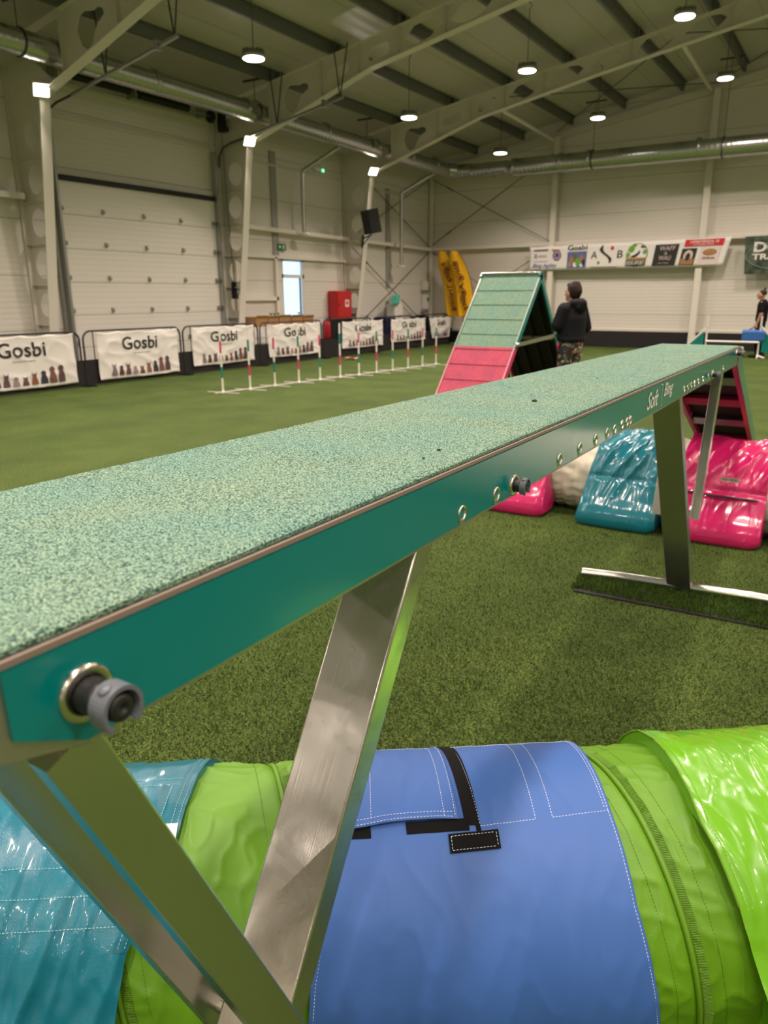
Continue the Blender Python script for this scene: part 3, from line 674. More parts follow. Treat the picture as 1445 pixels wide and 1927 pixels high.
brace(-.610, 4.20, 1.22, 3.99, .47, .05, .045); brace(-.800, 4.20, 1.22, 3.99, .47, .05, .045)
g = G(); g.tube([(-.68, .572, .61), (-.47, .572, .61)], .010, 12); g.build('brace_bolt', M['chrome'], dw)
g = G(); g.tube([(-.805, 4.0, .50), (-.60, 4.0, .50)], .012, 12); g.build('brace_bolt', M['chrome'], dw)
g = G(); g.tube([(-1.20, 4.07, .03), (-1.0, 4.10, .033), (-.66, 4.135, .033), (-.31, 4.17, .033), (-.10, 4.20, .028)], .030, 16)
for x, y in ((-1.0, 4.10), (-.31, 4.17)): g.lathe((x-.01, y, .033), (1, .1, 0), [(0, .0315), (.02, .0315)], 16)
g.build('foot_tube', M['alu2'], dw)['label'] = 'far foot tube on the turf'
g = G(); g.tube([(-1.08, .205, .03), (-.9, .205, .033), (-.25, .205, .033), (-.05, .205, .028)], .026, 16); g.build('foot_tube', M['alu2'], dw)
# hinge at the far end
g = G(); g.box(B(4.585, .0, -.035), (.03, .035, .06)); g.tube([B(4.60, -.02, -.02), B(4.60, BW+.02, -.02)], .014, 12); g.build('hinge', M['tube'], dw)
# down ramp
ang = radians(22.3); E = B(4.60, 0, 0)
def Rp(t, a, c): return Vector((E.x-a-.0254*t*cos(ang), E.y+t*cos(ang)+c*sin(ang), E.z-.01-t*sin(ang)+c*cos(ang)))
LR = 3.38
g = G(); nn = 40
vs = [Rp(LR*i/nn, a, c) for i in range(nn+1) for a, c in ((.01, 0), (BW-.01, 0), (BW-.01, -.02), (.01, -.02))]
g.add(vs, [(i*4+j, i*4+(j+1) % 4, (i+1)*4+(j+1) % 4, (i+1)*4+j) for i in range(nn) for j in range(4)]+[(0, 1, 2, 3)]); g.build('ramp_board', M['kick'], dw)['label'] = 'dark underside board of the down ramp'
for a, s in ((0, 1), (BW, -1)):
    g = G(); vs = [Rp(t, a+s*q[0], q[1]) for t in (0, LR) for q in ((0, .002), (0, -.095), (.028, -.095), (.028, -.088), (.008, -.088), (.008, .002))]
    g.add(vs, [(j, (j+1) % 6, 6+(j+1) % 6, 6+j) for j in range(6)]+[tuple(range(6)), tuple(range(6, 12))[::-1]])
    o = g.build('ramp_rail', M['pink'], dw); o['label'] = 'pink inner rail of the down ramp'
    g = G(); off = -s*.002; g.add([Rp(0.02, a+off, -.002), Rp(LR, a+off, -.002), Rp(LR, a+off, -.092), Rp(.02, a+off, -.092)], [(0, 1, 2, 3)]); g.build('ramp_decal', M['teal'], dw)
for t in (.45, .95, 1.5, 2.1, 2.7):
    g = G(); c = (Rp(t, .03, -.05)+Rp(t, BW-.03, -.05))/2; g.bar(Rp(t, .008, -.055), Rp(t, BW-.008, -.055), .05, .05, 0, (0, -sin(ang), cos(ang))); g.build('cross_member', M['tube'] if t in (.45, 1.5) else M['pink'], dw)

# debris lying on the plank
for y, a, s in ((1.02, .06, .0025), (1.68, .14, .005), (2.3, .16, .002), (.95, .05, .0018)):
    g = G(); p = B(y, a, .003); vs = []
    g.ell(p, (s*1.4, s, s*.7), 8); tag(g.build('rubber_crumb', M['rubber'], None, tuple(p)), {1.02: 'dark crumb on the mint plank near its front third', 1.68: 'largest brown crumb on the mint plank', 2.3: 'tiny dark crumb on the far half of the mint plank', .95: 'tiny dark crumb nearest the camera on the plank edge'}[y], 'crumb', 'crumbs on the plank')

# grass offcut under the far foot
g = G(); poly = [(-1.22, 4.12), (-1.17, 3.82), (-.60, 3.84), (.45, 3.86), (.50, 4.30), (-.3, 4.27)]
g.prism(poly, (0, 0, .006), (1, 0, 0), (0, 1, 0), .010)
mt = g.build('turf_offcut', M['kick'], None, (-.5, 4.05, 0)); tag(mt, 'strip of brighter green turf under the far foot of the dog walk', 'grass mat')  # dark base colour stands in for the shadow edge under the mat
def keep_mat(P):
    x, y = P[:, 0], P[:, 1]; return (y > 3.85) & (x > -1.19+(y-3.82)*-.1) & (y < 4.14+(x+1.22)*.1)
pp = field_pts(26000, (-1.22, .48), (3.8, 4.32), keep_mat); pp[:, 2] = .01
o = blades('grass_pile', pp-np.array([-.5, 4.05, 0]), .022, .003, M['blade2'], .7); o.parent = mt; o['kind'] = 'stuff'

# ================================================================== NEAR TUNNEL
A0 = Vector((-.734, 1.13, .30)); TD = Vector((.8, .6, 0)); TN = Vector((.6, -.8, 0)); TZ = Vector((0, 0, 1))
def T(s, phi, r):
    a = radians(phi); return A0+TD*s+(TN*sin(a)+TZ*cos(a))*r
PITCH = .355
def helix_s(k, phi): return -.218+PITCH*k+.00099*(phi+12)
def fab(s, phi):
    t = ((s-helix_s(0, phi))/PITCH) % 1.0
    d = min(t, 1-t)*PITCH
    r = .297+.006*sin(pi*t)-.004*math.exp(-(d/.012)**2)
    q = Vector((s*9, phi*.045, 1.0)); n = noise.noise(q)
    r += .0022*n*min(1, d/.04)
    rd = 1-abs(noise.noise(Vector((s*16+phi*.03, phi*.07-s*7, 7.3)))); r += .0042*(rd**9)*min(1, d/.03)
    rd = 1-abs(noise.noise(Vector((s*7-phi*.05, phi*.05, 3.3)))); r += .004*(rd**10)*min(1, d/.03)
    return r
tn = root('agility_tunnel', (A0.x, A0.y, 0), 'lime green fabric tunnel lying across the foreground', 'agility tunnel')
g = G(); S0, S1 = -1.5, 1.5
g.grid(lambda u, v: T(S0+(S1-S0)*u, -180+360*v, fab(S0+(S1-S0)*u, -180+360*v)), 620, 260, 0, False, True)
g.build('tunnel_fabric', M['lime'], tn)
for k in range(-3, 4):
    for ph in ((-180, 180),):
        pts = [(helix_s(k, p), p) for p in np.linspace(ph[0], ph[1], 120)]
        pts = [(s, p) for s, p in pts if S0 < s < S1]
        if len(pts) < 4: continue
        g = G(); g.tube([T(s, p, fab(s, p)+.004) for s, p in pts], .0055, 10)
        # ribbed seam band on both sides of the wire
        for sg in (-1, 1):
            for i in range(len(pts)*5):
                t = i/(len(pts)*5-1)*(len(pts)-1); j = min(int(t), len(pts)-2); fr_ = t-j
                s = pts[j][0]*(1-fr_)+pts[j+1][0]*fr_; p = pts[j][1]*(1-fr_)+pts[j+1][1]*fr_
                if not (S0+.03 < s+sg*.02 < S1-.03) or abs(p) > 110 or sg < 0: continue
                a, b = s+sg*.009, s+sg*.024
                g.tube([T(a, p, fab(a, p)+.0012), T(b, p, fab(b, p)+.0012)], .0011, 4, 0, False)
        g.build('wire_seam', M['limeseam'], tn)
def dashes(g, pts, r, m=0, dash=.0045, gap=.0022):
    """pts: polyline of world points"""
    pts = [V3(p) for p in pts]; acc = [0]
    for a, b in zip(pts[:-1], pts[1:]): acc.append(acc[-1]+(b-a).length)
    def at(t):
        for i in range(len(acc)-1):
            if t <= acc[i+1]: return pts[i].lerp(pts[i+1], (t-acc[i])/max(1e-9, acc[i+1]-acc[i]))
        return pts[-1]
    t = 0
    while t+dash < acc[-1]:
        a, b = at(t), at(t+dash); g.tube([a, (a+b)/2, b], [r*.5, r, r*.5], 5, m, False); t += dash+gap
def line(p0, p1, rf, n=24):
    return [T(p0[0]+(p1[0]-p0[0])*i/n, p0[1]+(p1[1]-p0[1])*i/n, rf(p0[0]+(p1[0]-p0[0])*i/n, p0[1]+(p1[1]-p0[1])*i/n)) for i in range(n+1)]
g = G()
for k in (-1, 0, 2):
    for off in (-.045, .052):
        P = [T(helix_s(k, p)+off, p, fab(helix_s(k, p)+off, p)+.0006) for p in np.linspace(-40, 110, 120)]
        dashes(g, P, .0008)
g.build('stitching', M['stitchg'], tn)

# drape profile: circle on top, then tangent down to a floor bag
def drape(phi_list, r, n_out, zb):
    """returns outer profile points (n, z) from -side to +side"""
    P = []
    for i in range(25): a = radians(-56+112*i/24); P.append((r*sin(a), .3+r*cos(a)))
    e = (r*sin(radians(56)), .3+r*cos(radians(56)))
    tail = [(e[0]+(n_out-.06-e[0])*t, e[1]+(.2-e[1])*t**.9) for t in (.2, .4, .6, .8, 1.0)]+[(n_out-.025, .15), (n_out, .10), (n_out+.005, .05), (n_out-.01, .015), (n_out-.04, .004), (n_out-.10, .003), (n_out-.17, .003)]
    return [(-a, b) for a, b in reversed(tail)]+P+tail
def saddle(g, O, D, Nn, prof, s0f, s1f, wr, nu=60, m=0, r_in=.303, taper=.0):
    """closed solid saddle: outer profile displaced by wr(s, j, t), inner follows the tunnel"""
    # resample the profile
    acc = [0]
    for a, b in zip(prof[:-1], prof[1:]): acc.append(acc[-1]+math.hypot(b[0]-a[0], b[1]-a[1]))
    nv = 150; pts = []
    for j in range(nv):
        t = acc[-1]*j/(nv-1); i = max(k for k in range(len(acc)) if acc[k] <= t+1e-9); i = min(i, len(prof)-2)
        f = (t-acc[i])/(acc[i+1]-acc[i]); pts.append((prof[i][0]+(prof[i+1][0]-prof[i][0])*f, prof[i][1]+(prof[i+1][1]-prof[i][1])*f))
    nr = []
    for j in range(nv):
        a = pts[max(0, j-1)]; b = pts[min(nv-1, j+1)]; d = math.hypot(b[0]-a[0], b[1]-a[1]); nr.append((-(b[1]-a[1])/d, (b[0]-a[0])/d))
    vs = []
    for i in range(nu):
        u = i/(nu-1)
        for j in range(nv):
            t = j/(nv-1); n_, z_ = pts[j]; s = s0f(n_, z_)*(1-u)+s1f(n_, z_)*u
            w = wr(u, t, n_, z_, s); e = min(u, 1-u)
            bag = max(0, min(1, (.42-z_)/.42)); pin_ = taper*bag*(1-min(1, e/.16))**2
            x = n_+nr[j][0]*(w-pin_); z = max(.002, z_+nr[j][1]*(w-pin_))
            vs.append(V3(O)+V3(D)*s+V3(Nn)*x+TZ*(z-V3(O).z))
    fs = [(i*nv+j, i*nv+j+1, (i+1)*nv+j+1, (i+1)*nv+j) for i in range(nu-1) for j in range(nv-1)]
    inner = []
    for i in range(nu):
        u = i/(nu-1)
        for j in range(nv):
            t = j/(nv-1); a = radians(-138+276*t); n_, z_ = r_in*sin(a), .3+r_in*cos(a)
            no, zo = pts[j]; s = s0f(no, zo)*(1-u)+s1f(no, zo)*u
            inner.append(V3(O)+V3(D)*s+V3(Nn)*n_+TZ*(max(.004, z_)-V3(O).z))
    N0 = len(vs)
    g.add(vs, fs, m, True); g.add(inner, [tuple(reversed(f)) for f in fs], m, True)
    al = vs+inner; caps = []
    for j in range(nv-1):
        caps.append((j, N0+j, N0+j+1, j+1)); k = (nu-1)*nv; caps.append((k+j, k+j+1, N0+k+j+1, N0+k+j))
    for i in range(nu-1):
        caps.append((i*nv, (i+1)*nv, N0+(i+1)*nv, N0+i*nv)); caps.append((i*nv+nv-1, N0+i*nv+nv-1, N0+(i+1)*nv+nv-1, (i+1)*nv+nv-1))
    g.add(al, caps, m)
def ridge(v, p): return (1-abs(noise.noise(v)))**p

# teal saddle bag over the left of the tunnel
prof = drape(None, .3165, .47, .2)
ts = root('tunnel_sandbag', (A0+TD*-.85-Vector((0, 0, .3))).to_tuple(), 'glossy teal sandbag saddle over the left end of the lime tunnel', 'sandbag')
def w_teal(u, t, n_, z_, s):
    ph = math.degrees(atan2(n_, z_-.3)); h = .0
    fade = min(1, max(0, (ph-10)/40))
    h += .010*ridge(Vector((s*9+ph*.012, ph*.012, 1.7)), 5)*fade+.006*ridge(Vector((s*22+ph*.03, ph*.03, 5.1)), 6)*fade
    h += .0025*noise.noise(Vector((s*30, ph*.1, 2)))+.003*ridge(Vector((s*14-ph*.05, ph*.06+s*9, 9)), 7)
    return h
sR = lambda n_, z_: float(np.interp(math.degrees(atan2(n_, z_-.3)), [-60, -14, 21, 58, 79, 120], [-.36, -.383, -.400, -.474, -.492, -.53]))
g = G(); saddle(g, A0, TD, TN, prof, lambda a, b: -1.42, sR, w_teal, 190); g.build('saddle_cover', M['tealpvc'], ts)
def rt(s, p): return .3165+w_teal(.5, 0, .3165*sin(radians(p)), .3+.3165*cos(radians(p)), s)
def sRp(p): return sR(sin(radians(p)), .3+cos(radians(p)))
g = G()
P = [(sRp(p)-.018, p) for p in np.linspace(-30, 56, 50)]
g.grid(lambda u, v: T(sRp(-32+88*u)-.028*v+.001, -32+88*u, rt(sRp(-32+88*u)-.028*v, -32+88*u)+.0022), 60, 5, 0)
g.build('edge_binding', M['tealflat'], ts)
g = G(); dashes(g, [T(s, p, rt(s, p)+.003) for s, p in P], .0008); dashes(g, [T(s+.012, p, rt(s, p)+.0032) for s, p in P], .0008)
for p, s1 in ((30.0, -.50), (39.2, -.485), (48.5, -.478)): dashes(g, line((-1.1, p-.5), (s1, p+.3), lambda s, q: rt(s, q)+.0012, 90), .0009)
for p in (-6.5, -2.5): dashes(g, line((-1.1, p), (-.41, p), lambda s, q: rt(s, q)+.0012, 60), .0008)
dashes(g, line((-.430, -1), (-.445, 26), lambda s, q: rt(s, q)+.0035, 30), .0011)
g.build('stitching', M['stitcht'], ts)
g = G(); g.grid(lambda u, v: T(-.452+.018*v, -2+30*u, rt(-.45, 10)+.006-.004*v), 20, 3); g.build('closure_flap', M['tealflat'], ts)
g = G(); g.grid(lambda u, v: T(-.432+.030*v, 17+9*u, rt(-.43, 20)+.003), 8, 6); g.build('hook_tape', M['banner'], ts)['label'] = 'white hook tape patch'

# lime saddle bag over the right of the tunnel
lsx = root('tunnel_sandbag', (A0+TD*.95-Vector((0, 0, .3))).to_tuple(), 'glossy lime sandbag saddle over the right end of the lime tunnel', 'sandbag')
def w_lime(u, t, n_, z_, s):
    ph = math.degrees(atan2(n_, z_-.3))
    h = .008+.0050*ridge(Vector((s*12+ph*.02, ph*.03-s*6, 4.7)), 9)+.0034*ridge(Vector((s*24-ph*.05, ph*.06, 1.1)), 9)+.0012*noise.noise(Vector((s*35, ph*.12, 2)))
    h += .008*math.exp(-((s-.66)/.05)**2)*(.6+noise.noise(Vector((ph*.04, 1, 1))))
    return h
sL = lambda n_, z_: float(np.interp(math.degrees(atan2(n_, z_-.3)), [-60, -32, 29, 69, 104, 130], [.645, .64, .633, .678, .717, .74]))
g = G(); saddle(g, A0, TD, TN, drape(None, .318, .47, .2), sL, lambda a, b: 1.42, w_lime, 170); g.build('saddle_cover', M['limegloss'], lsx)
def sLp(p): return sL(sin(radians(p)), .3+cos(radians(p)))
def rl(s, p): return .318+w_lime(.5, 0, .318*sin(radians(p)), .3+.318*cos(radians(p)), s)
g = G(); g.tube([T(sLp(p)-.001, p, rl(sLp(p), p)+.001) for p in np.linspace(-55, 55, 60)], .0026, 8); g.build('edge_binding', M['limeseam'], lsx)
g = G(); dashes(g, [T(sLp(p)+.014, p, rl(sLp(p)+.014, p)+.0012) for p in np.linspace(-50, 55, 90)], .0009); g.build('stitching', M['stitchl'], lsx)

# blue canvas cover wrapped round the tunnel
bc = root('tunnel_cover', (A0+TD*.17-Vector((0, 0, .3))).to_tuple(), 'blue canvas sleeve with black velcro wrapped round the middle of the lime tunnel', 'tunnel cover')
cL = lambda p: float(np.interp(p, [-180, -34, 20, 71, 120, 180], [-.04, -.045, -.09, -.146, -.17, -.04]))
cR = lambda p: float(np.interp(p, [-180, -28, 21, 53, 98, 140, 180], [.47, .469, .464, .471, .514, .53, .47]))
def rb(s, p):
    h = .3150+.0015*noise.noise(Vector((s*7, p*.03, 2)))
    # soft sag folds fanning down from the velcro tab
    d = (s-.18); f = max(0, min(1, (p-30)/45))
    h += .006*f*cos(d*26+.6)*math.exp(-abs(d)*2.0)+.004*ridge(Vector((s*8+p*.015, p*.02, 6)), 5)*f+.0015*ridge(Vector((s*18, p*.05, 3)), 5)
    return h
g = G(); g.grid(lambda u, v: T(cL(-180+360*v)*(1-u)+cR(-180+360*v)*u, -180+360*v, rb(cL(-180+360*v)*(1-u)+cR(-180+360*v)*u, -180+360*v)), 130, 260, 0, False, True)
o = g.build('canvas_sleeve', M['blue'], bc); md = o.modifiers.new('solid', 'SOLIDIFY'); md.thickness = .0015; md.offset = -1
# left flap (raised, free edge)
def flap(s, p, l): return T(s, p, rb(s, p)+l)
g = G()
def lf(u, v):
    p = -40+62*u; s0 = -.062-.0003*(p+34); s1 = .150+.0*u; s = s0*(1-v)+s1*v
    return flap(s, p-1.5*sin(pi*v)*u+1.8*(1-v)*u, .0035+.007*u*u+.002*noise.noise(Vector((s*14, p*.05, 3))))
g.grid(lf, 60, 50); o = g.build('velcro_flap', M['blue'], bc); md = o.modifiers.new('solid', 'SOLIDIFY'); md.thickness = .0014; md.offset = -1
fl = o
g = G()
for v0 in (.88, .975): dashes(g, [lf(u, v0)+TN*.0006+TZ*.0008 for u in np.linspace(0.1, .985, 50)], .0008)
for u0 in (.955, .985): dashes(g, [lf(u0, v)+TN*.0008+TZ*.0006 for v in np.linspace(0, .98, 50)], .0008)
dashes(g, [lf(.2, v)+TZ*.001 for v in np.linspace(.25, .88, 40)], .0008)
for v0 in (.24, .10): dashes(g, [lf(u, v0)+TN*.0006+TZ*.0008 for u in np.linspace(.2 if v0 > .2 else .3, .97, 50)], .0008)
o = g.build('stitching', M['stitch'], fl)
# black velcro strips
g = G()
g.grid(lambda u, v: flap(.151+.026*v+.012*u, -40+64*u, .0035), 30, 5)
g.grid(lambda u, v: flap(.176+.010*v+.008*u, -30+62*u, .0020), 30, 3)
g.grid(lambda u, v: flap(.045+.125*v, 21.5+4.3*u, .0022+.003*(1-u)), 5, 30)
g.grid(lambda u, v: flap(-.09+.065*v, 21.5+4.9*u, .0022+.002*(1-u)), 5, 10)
g.build('velcro_strip', M['velcro'], bc)['label'] = 'black velcro strip'
g = G(); g.grid(lambda u, v: flap(.126+.100*v, 26.8+6.6*u-.8*v, .0045), 8, 20); o = g.build('velcro_tab', M['velcro'], bc); o['label'] = 'small black velcro tab'
tabo = o; g = G()
def tb(u, v): return flap(.126+.100*v, 26.8+6.6*u-.8*v, .0055)
for a, b in (((.14, .05), (.14, .95)), ((.86, .05), (.86, .95)), ((.14, .05), (.86, .05)), ((.14, .95), (.86, .95))):
    dashes(g, [tb(a[0]+(b[0]-a[0])*t, a[1]+(b[1]-a[1])*t) for t in np.linspace(0, 1, 20)], .0007)
g.build('stitching', M['stitch'], tabo)
g = G(); R_ = lambda s, p: rb(s, p)+.0016
for a, b in (((.178, -33), (.192, 23.5)), ((.192, 24.3), (.306, 23.0)), ((.306, 23.0), (.314, -33)), ((.348, -33), (.341, 22.6)), ((.341, 22.6), (.464, 21.2)), ((.170, -33), (.468, -30.5)), ((.170, -31.6), (.468, -29.3)), ((-.04, -33.5), (.15, -34))):
    dashes(g, line(a, b, R_, 40), .0008)
for off in (-.006, -.012):
    dashes(g, [T(cR(p)+off, p, R_(cR(p), p)) for p in np.linspace(-34, 20 if off < -.01 else 118, 120)], .0008)
dashes(g, [T(cL(p)+.008, p, R_(cL(p), p)) for p in np.linspace(60, 118, 50)], .0008)
g.build('stitching', M['stitch'], bc)

# ================================================================== MID-DISTANCE TUNNEL WITH SADDLES
TY = 5.56
MO = Vector((-1.0, TY, .30))
mt2 = root('agility_tunnel', (-1.2, TY, 0), 'cream fabric tunnel with pink and petrol sandbag saddles, behind the dog walk legs', 'agility tunnel')
g = G()
def cr_(u, v):
    x = -2.6+4.4*u; ph = 2*pi*v; t = (x/.105) % 1
    r = .284+.012*sin(pi*t)+.018*ridge(Vector((x*5+sin(ph*9)*.35, ph*7, 3)), 4)+.003*noise.noise(Vector((x*14, ph*5, 1)))
    y = TY+(.10*max(0, -x-1.3)**1.5)
    return Vector((x, y-r*sin(ph), .3+r*cos(ph)))
g.grid(cr_, 480, 90, 0, False, True); g.build('tunnel_fabric', M['cream'], mt2)
def mid_saddle(x0, x1, mtl, label, seed, flare, nout=.47):
    r = root('tunnel_sandbag', ((x0+x1)/2, TY-.3, 0), label, 'sandbag', 'glossy sandbag saddles over the cream tunnel')
    def w(u, t, n_, z_, s):
        ph = math.degrees(atan2(n_, z_-.3)); h = .006
        h += .026*ridge(Vector((s*7+seed+ph*.022, ph*.012, seed)), 5)*min(1, max(0, (z_-.12)/.3))+.009*ridge(Vector((s*20+ph*.03, ph*.03, seed+3)), 6)*min(1, max(.15, (z_-.12)/.3))
        if z_ < .36: h += .020*sin(pi*min(1, max(0, u)))**.5*(1-z_/.36)
        h -= .012*math.exp(-((z_-.34)/.015)**2)
        return h
    s0 = lambda n_, z_: x0-(-1.0)+flare[0]*max(0, (z_-.0)/.6)
    s1 = lambda n_, z_: x1-(-1.0)+flare[1]*max(0, (z_-.0)/.6)
    g = G(); saddle(g, MO, Vector((1, 0, 0)), Vector((0, -1, 0)), drape(None, .320, nout, .2), s0, s1, w, 80, 0, .30, .035)
    g.build('bag_cover', mtl, r); return r
mid_saddle(-2.40, -1.83, M['pinkpvc'], 'pink sandbag saddle partly hidden by the teal plank', 1.3, (.05, -.06))
mid_saddle(-1.60, -1.03, M['bluepvc'], 'petrol blue sandbag saddle left of the far leg', 4.1, (.10, -.03))
pk = mid_saddle(-.97, -.37, M['pinkpvc'], 'pink sandbag saddle with white label right of the far leg', 8.2, (.05, -.02))
mid_saddle(-.30, .25, M['bluepvc'], 'petrol blue sandbag saddle cut off at the right edge', 12.2, (.06, -.04))
g = G(); lab = lambda x, y: Vector((-.66+x, TY-.355-.012-(.0-y)*-.55*1, .415+y))
g.add([lab(0, 0), lab(.115, 0), lab(.115, .032), lab(0, .032)], [(0, 1, 2, 3)]); put_text(g, 'Bing Agility', lambda x, y: lab(x, y)+Vector((0, -.003, .001)), .01, .008, .09, .018, 1)
g.build('name_label', [M['banner'], M['navy']], pk)['label'] = 'small white text label'
g = G(); g.tube([(-.93, TY-.375, .325), (-.7, TY-.40, .318), (-.42, TY-.385, .315)], .008, 8); g.build('strap_gap', M['black'], pk)['label'] = 'dark strap across the saddle'

# ================================================================== A-FRAME
XA, XB, YR, ZR = -4.78, -3.92, 10.25, 1.89
SL = .865; th = atan2(1, SL)
af = root('a_frame', ((XA+XB)/2, YR, 0), 'tall agility A-frame with mint upper and pink lower boards', 'A-frame')
def AF(sgn, z, x, d=0):    # point on a plank: sgn -1 towards the camera
    nrm = Vector((0, sgn*sin(th), cos(th))); return Vector((x, YR+sgn*(ZR-z)*SL, z))+nrm*d
for sgn in (-1, 1):
    for (z0, z1, mt_, lb) in ((0.02, .93, M['pinkA'], 'pink contact zone board'), (.93, ZR, M['mintA'], 'mint upper board')):
        g = G(); vs = [AF(sgn, z, x, d) for d in (0, -.03) for z, x in ((z0, XA), (z0, XB), (z1, XB), (z1, XA))]
        g.add(vs, [(0, 1, 2, 3), (7, 6, 5, 4), (0, 4, 5, 1), (1, 5, 6, 2), (2, 6, 7, 3), (3, 7, 4, 0)]); o = g.build('ramp_board', mt_, af); o['label'] = lb
        n = int(round((z1-z0)/.155)); 
        z = ZR-.03
        while z > .06:
            if z0 <= z < z1:
                g2 = G(); g2.bar(AF(sgn, z, XA+.01, .006), AF(sgn, z, XB-.01, .004), .016, .008, 0, (0, sgn*sin(th), cos(th))); g2.build('slat', mt_, o)
            z -= .192
    for x, s in ((XA, -1), (XB, 1)):
        for (z0, z1, mt_) in ((.0, .93, M['pink']), (.93, ZR+.02, M['tealm'])):
            g = G(); g.bar(AF(sgn, z0, x+s*.012, -.03), AF(sgn, z1, x+s*.012, -.03), .026, .075, 0, (0, sgn*sin(th), cos(th)))
            g.bar(AF(sgn, z0, x+s*.012, .009), AF(sgn, z1, x+s*.012, .009), .014, .004, 1, (0, sgn*sin(th), cos(th))); g.build('side_rail', [mt_, M['trim']], af)
    for k in range(4):
        x = XA+.12+k*(XB-XA-.24)/3; g = G(); g.bar(AF(sgn, .1, x, -.055), AF(sgn, ZR-.1, x, -.055), .035, .045, 0, (0, sgn*sin(th), cos(th))); g.build('stringer', M['kick'], af)
    g = G(); vs = [AF(sgn, z, x, -.033) for z, x in ((.03, XA+.02), (.03, XB-.02), (ZR-.02, XB-.02), (ZR-.02, XA+.02))]; g.add(vs, [(0, 1, 2, 3)]); g.build('underside_sheet', M['kick'], af)
    g = G(); g.bar(AF(sgn, 1.02, XA+.02, -.06), AF(sgn, 1.02, XB-.02, -.06), .05, .04, 0, (0, sgn*sin(th), cos(th))); g.build('cross_member', M['edge'], af)
g = G(); g.rbar((XA-.02, YR, ZR+.012), (XB+.02, YR, ZR+.012), .07, .03, .01); g.build('ridge_cap', M['alu2'], af)['label'] = 'bare aluminium ridge cap'
g = G(); ch = [Vector((XB-.03, YR-.86+t*1.72, .90-.32*sin(pi*t))) for t in np.linspace(0, 1, 24)]; ch = [Vector((XB-.06, YR-.80-.04*sin(6*t), .93-.75*t)) for t in np.linspace(0, 1, 12)]; g.tube(ch, .018, 6); g.build('chain', M['rod'], af)['label'] = 'dark spreader chain'
# black bag on the floor in the mouth of the A-frame
g = G(); g.ell((XB-.1, YR-1.02, .12), (.2, .28, .14), 16); g.ell((XB-.02, YR-.72, .08), (.14, .16, .09), 14); g.tube([(XB-.1, YR-1.2, .2), (XB-.05, YR-1.05, .33), (XB-.05, YR-.9, .22)], .014, 8)
tag(g.build('duffel_bag', M['black'], None, (XB-.1, YR-1, 0)), 'black bag lying under the open side of the A-frame', 'bag')
g = G(); g.bar((XB+.03, 9.44, .965), (-3.53, 10.13, 1.085), .035, .05); 
g.tube([(XB+.02, 9.43, .963), (XB+.05, 9.46, .968)], .03, 10)
tag(g.build('metal_bar', M['alu2'], None, (-3.7, 9.8, 1.0)), 'aluminium bar held by the person beside the A-frame', 'bar')

# ================================================================== WEAVE POLES
POLES = [(-9.22, 9.36), (-9.10, 9.92), (-9.09, 10.58), (-9.06, 11.25), (-8.98, 11.82), (-8.92, 12.42), (-8.84, 12.98), (-8.80, 13.60), (-8.75, 14.18), (-8.71, 14.78), (-8.67, 15.38), (-8.62, 15.95)]
ordn = ['nearest the camera and leftmost', 'second from the left', 'third from the left', 'fourth from the left', 'fifth from the left', 'sixth from the left', 'seventh from the left', 'eighth from the left', 'fifth from the right', 'fourth from the right', 'third from the right', 'farthest and rightmost']
g = G(); g.bar((-9.25, 9.2, .015), (-8.6, 16.1, .015), .03, .018)
for x, y in POLES[::1]:
    g.bar((x-.32, y-.05, .012), (x+.32, y+.05, .012), .022, .014)
tag(g.build('ground_rail', M['steel_shade'], None, (-8.9, 12.6, 0)), 'flat grey floor rail joining the twelve weave poles', 'weave pole base')
for i, ((x, y), w) in enumerate(zip(POLES, ordn)):
    r = root('weave_pole', (x, y, 0), 'striped weave pole, %s of the row' % w, 'weave pole', 'striped weave poles on the lawn')
    c1, c2, n1, n2 = (M['poleg'], M['polep'], 'green_band', 'pink_band') if i % 2 == 0 else (M['polep'], M['poleg'], 'pink_band', 'green_band')
    g = G(); g.tube([(x, y, .02), (x, y, 1.08)], .0165, 14); g.lathe((x, y, .0), (0, 0, 1), [(0, .03), (.03, .03), (.05, .02)], 14); g.build('pole', M['polew'], r)
    g = G(); g.tube([(x, y, .26), (x, y, .45)], .0180, 14); g.build(n1, c1, r)
    g = G(); g.tube([(x, y, .68), (x, y, .88)], .0180, 14); g.build(n2, c2, r)

# ================================================================== BARRIERS AND BANNERS
BX = -12.2
SE = [6.40, 8.82, 11.26, 13.69, 16.20, 18.62, 21.05, 23.45]
bl = ['leftmost black barrier, cut by the photo edge', 'black barrier second from the left, before the roller door', 'black barrier third from the left, before the right of the roller door', 'black barrier in front of the cardboard boxes', 'black barrier in front of the red fire cabinet', 'black barrier in front of the white cooler', 'black barrier nearest the corner of the hall']
for (ya, yb), lb in zip(zip(SE[:-1], SE[1:]), bl):
    r = root('crowd_barrier', (BX, (ya+yb)/2, 0), lb, 'barrier', 'black tube barriers along the left wall')
    a, b = ya+.04, yb-.04; R_ = .16; U = (0, 1, 0)
    pts = [(BX, a, .02)]+arc_pts((BX, a+R_, 1.0-R_), R_, 180, 90, 6, U, (0, 0, 1))+arc_pts((BX, b-R_, 1.0-R_), R_, 90, 0, 6, U, (0, 0, 1))+[(BX, b, .02)]
    g = G(); g.tube(pts, .018, 10); 
    for y in (a+.22, b-.22): g.tube([(BX, y, .03), (BX, y, .985)], .010, 8)
    g.build('tube_frame', M['black'], r)
    g = G(); g.box((BX, (ya+yb)/2, .25), (.03, yb-ya-.02, .46)); g.build('kick_panel', M['kick'], r)
    g = G()
    for y in (a+.02, b-.02): g.box((BX, y, .015), (.42, .05, .03))
    g.build('foot', M['black'], r)
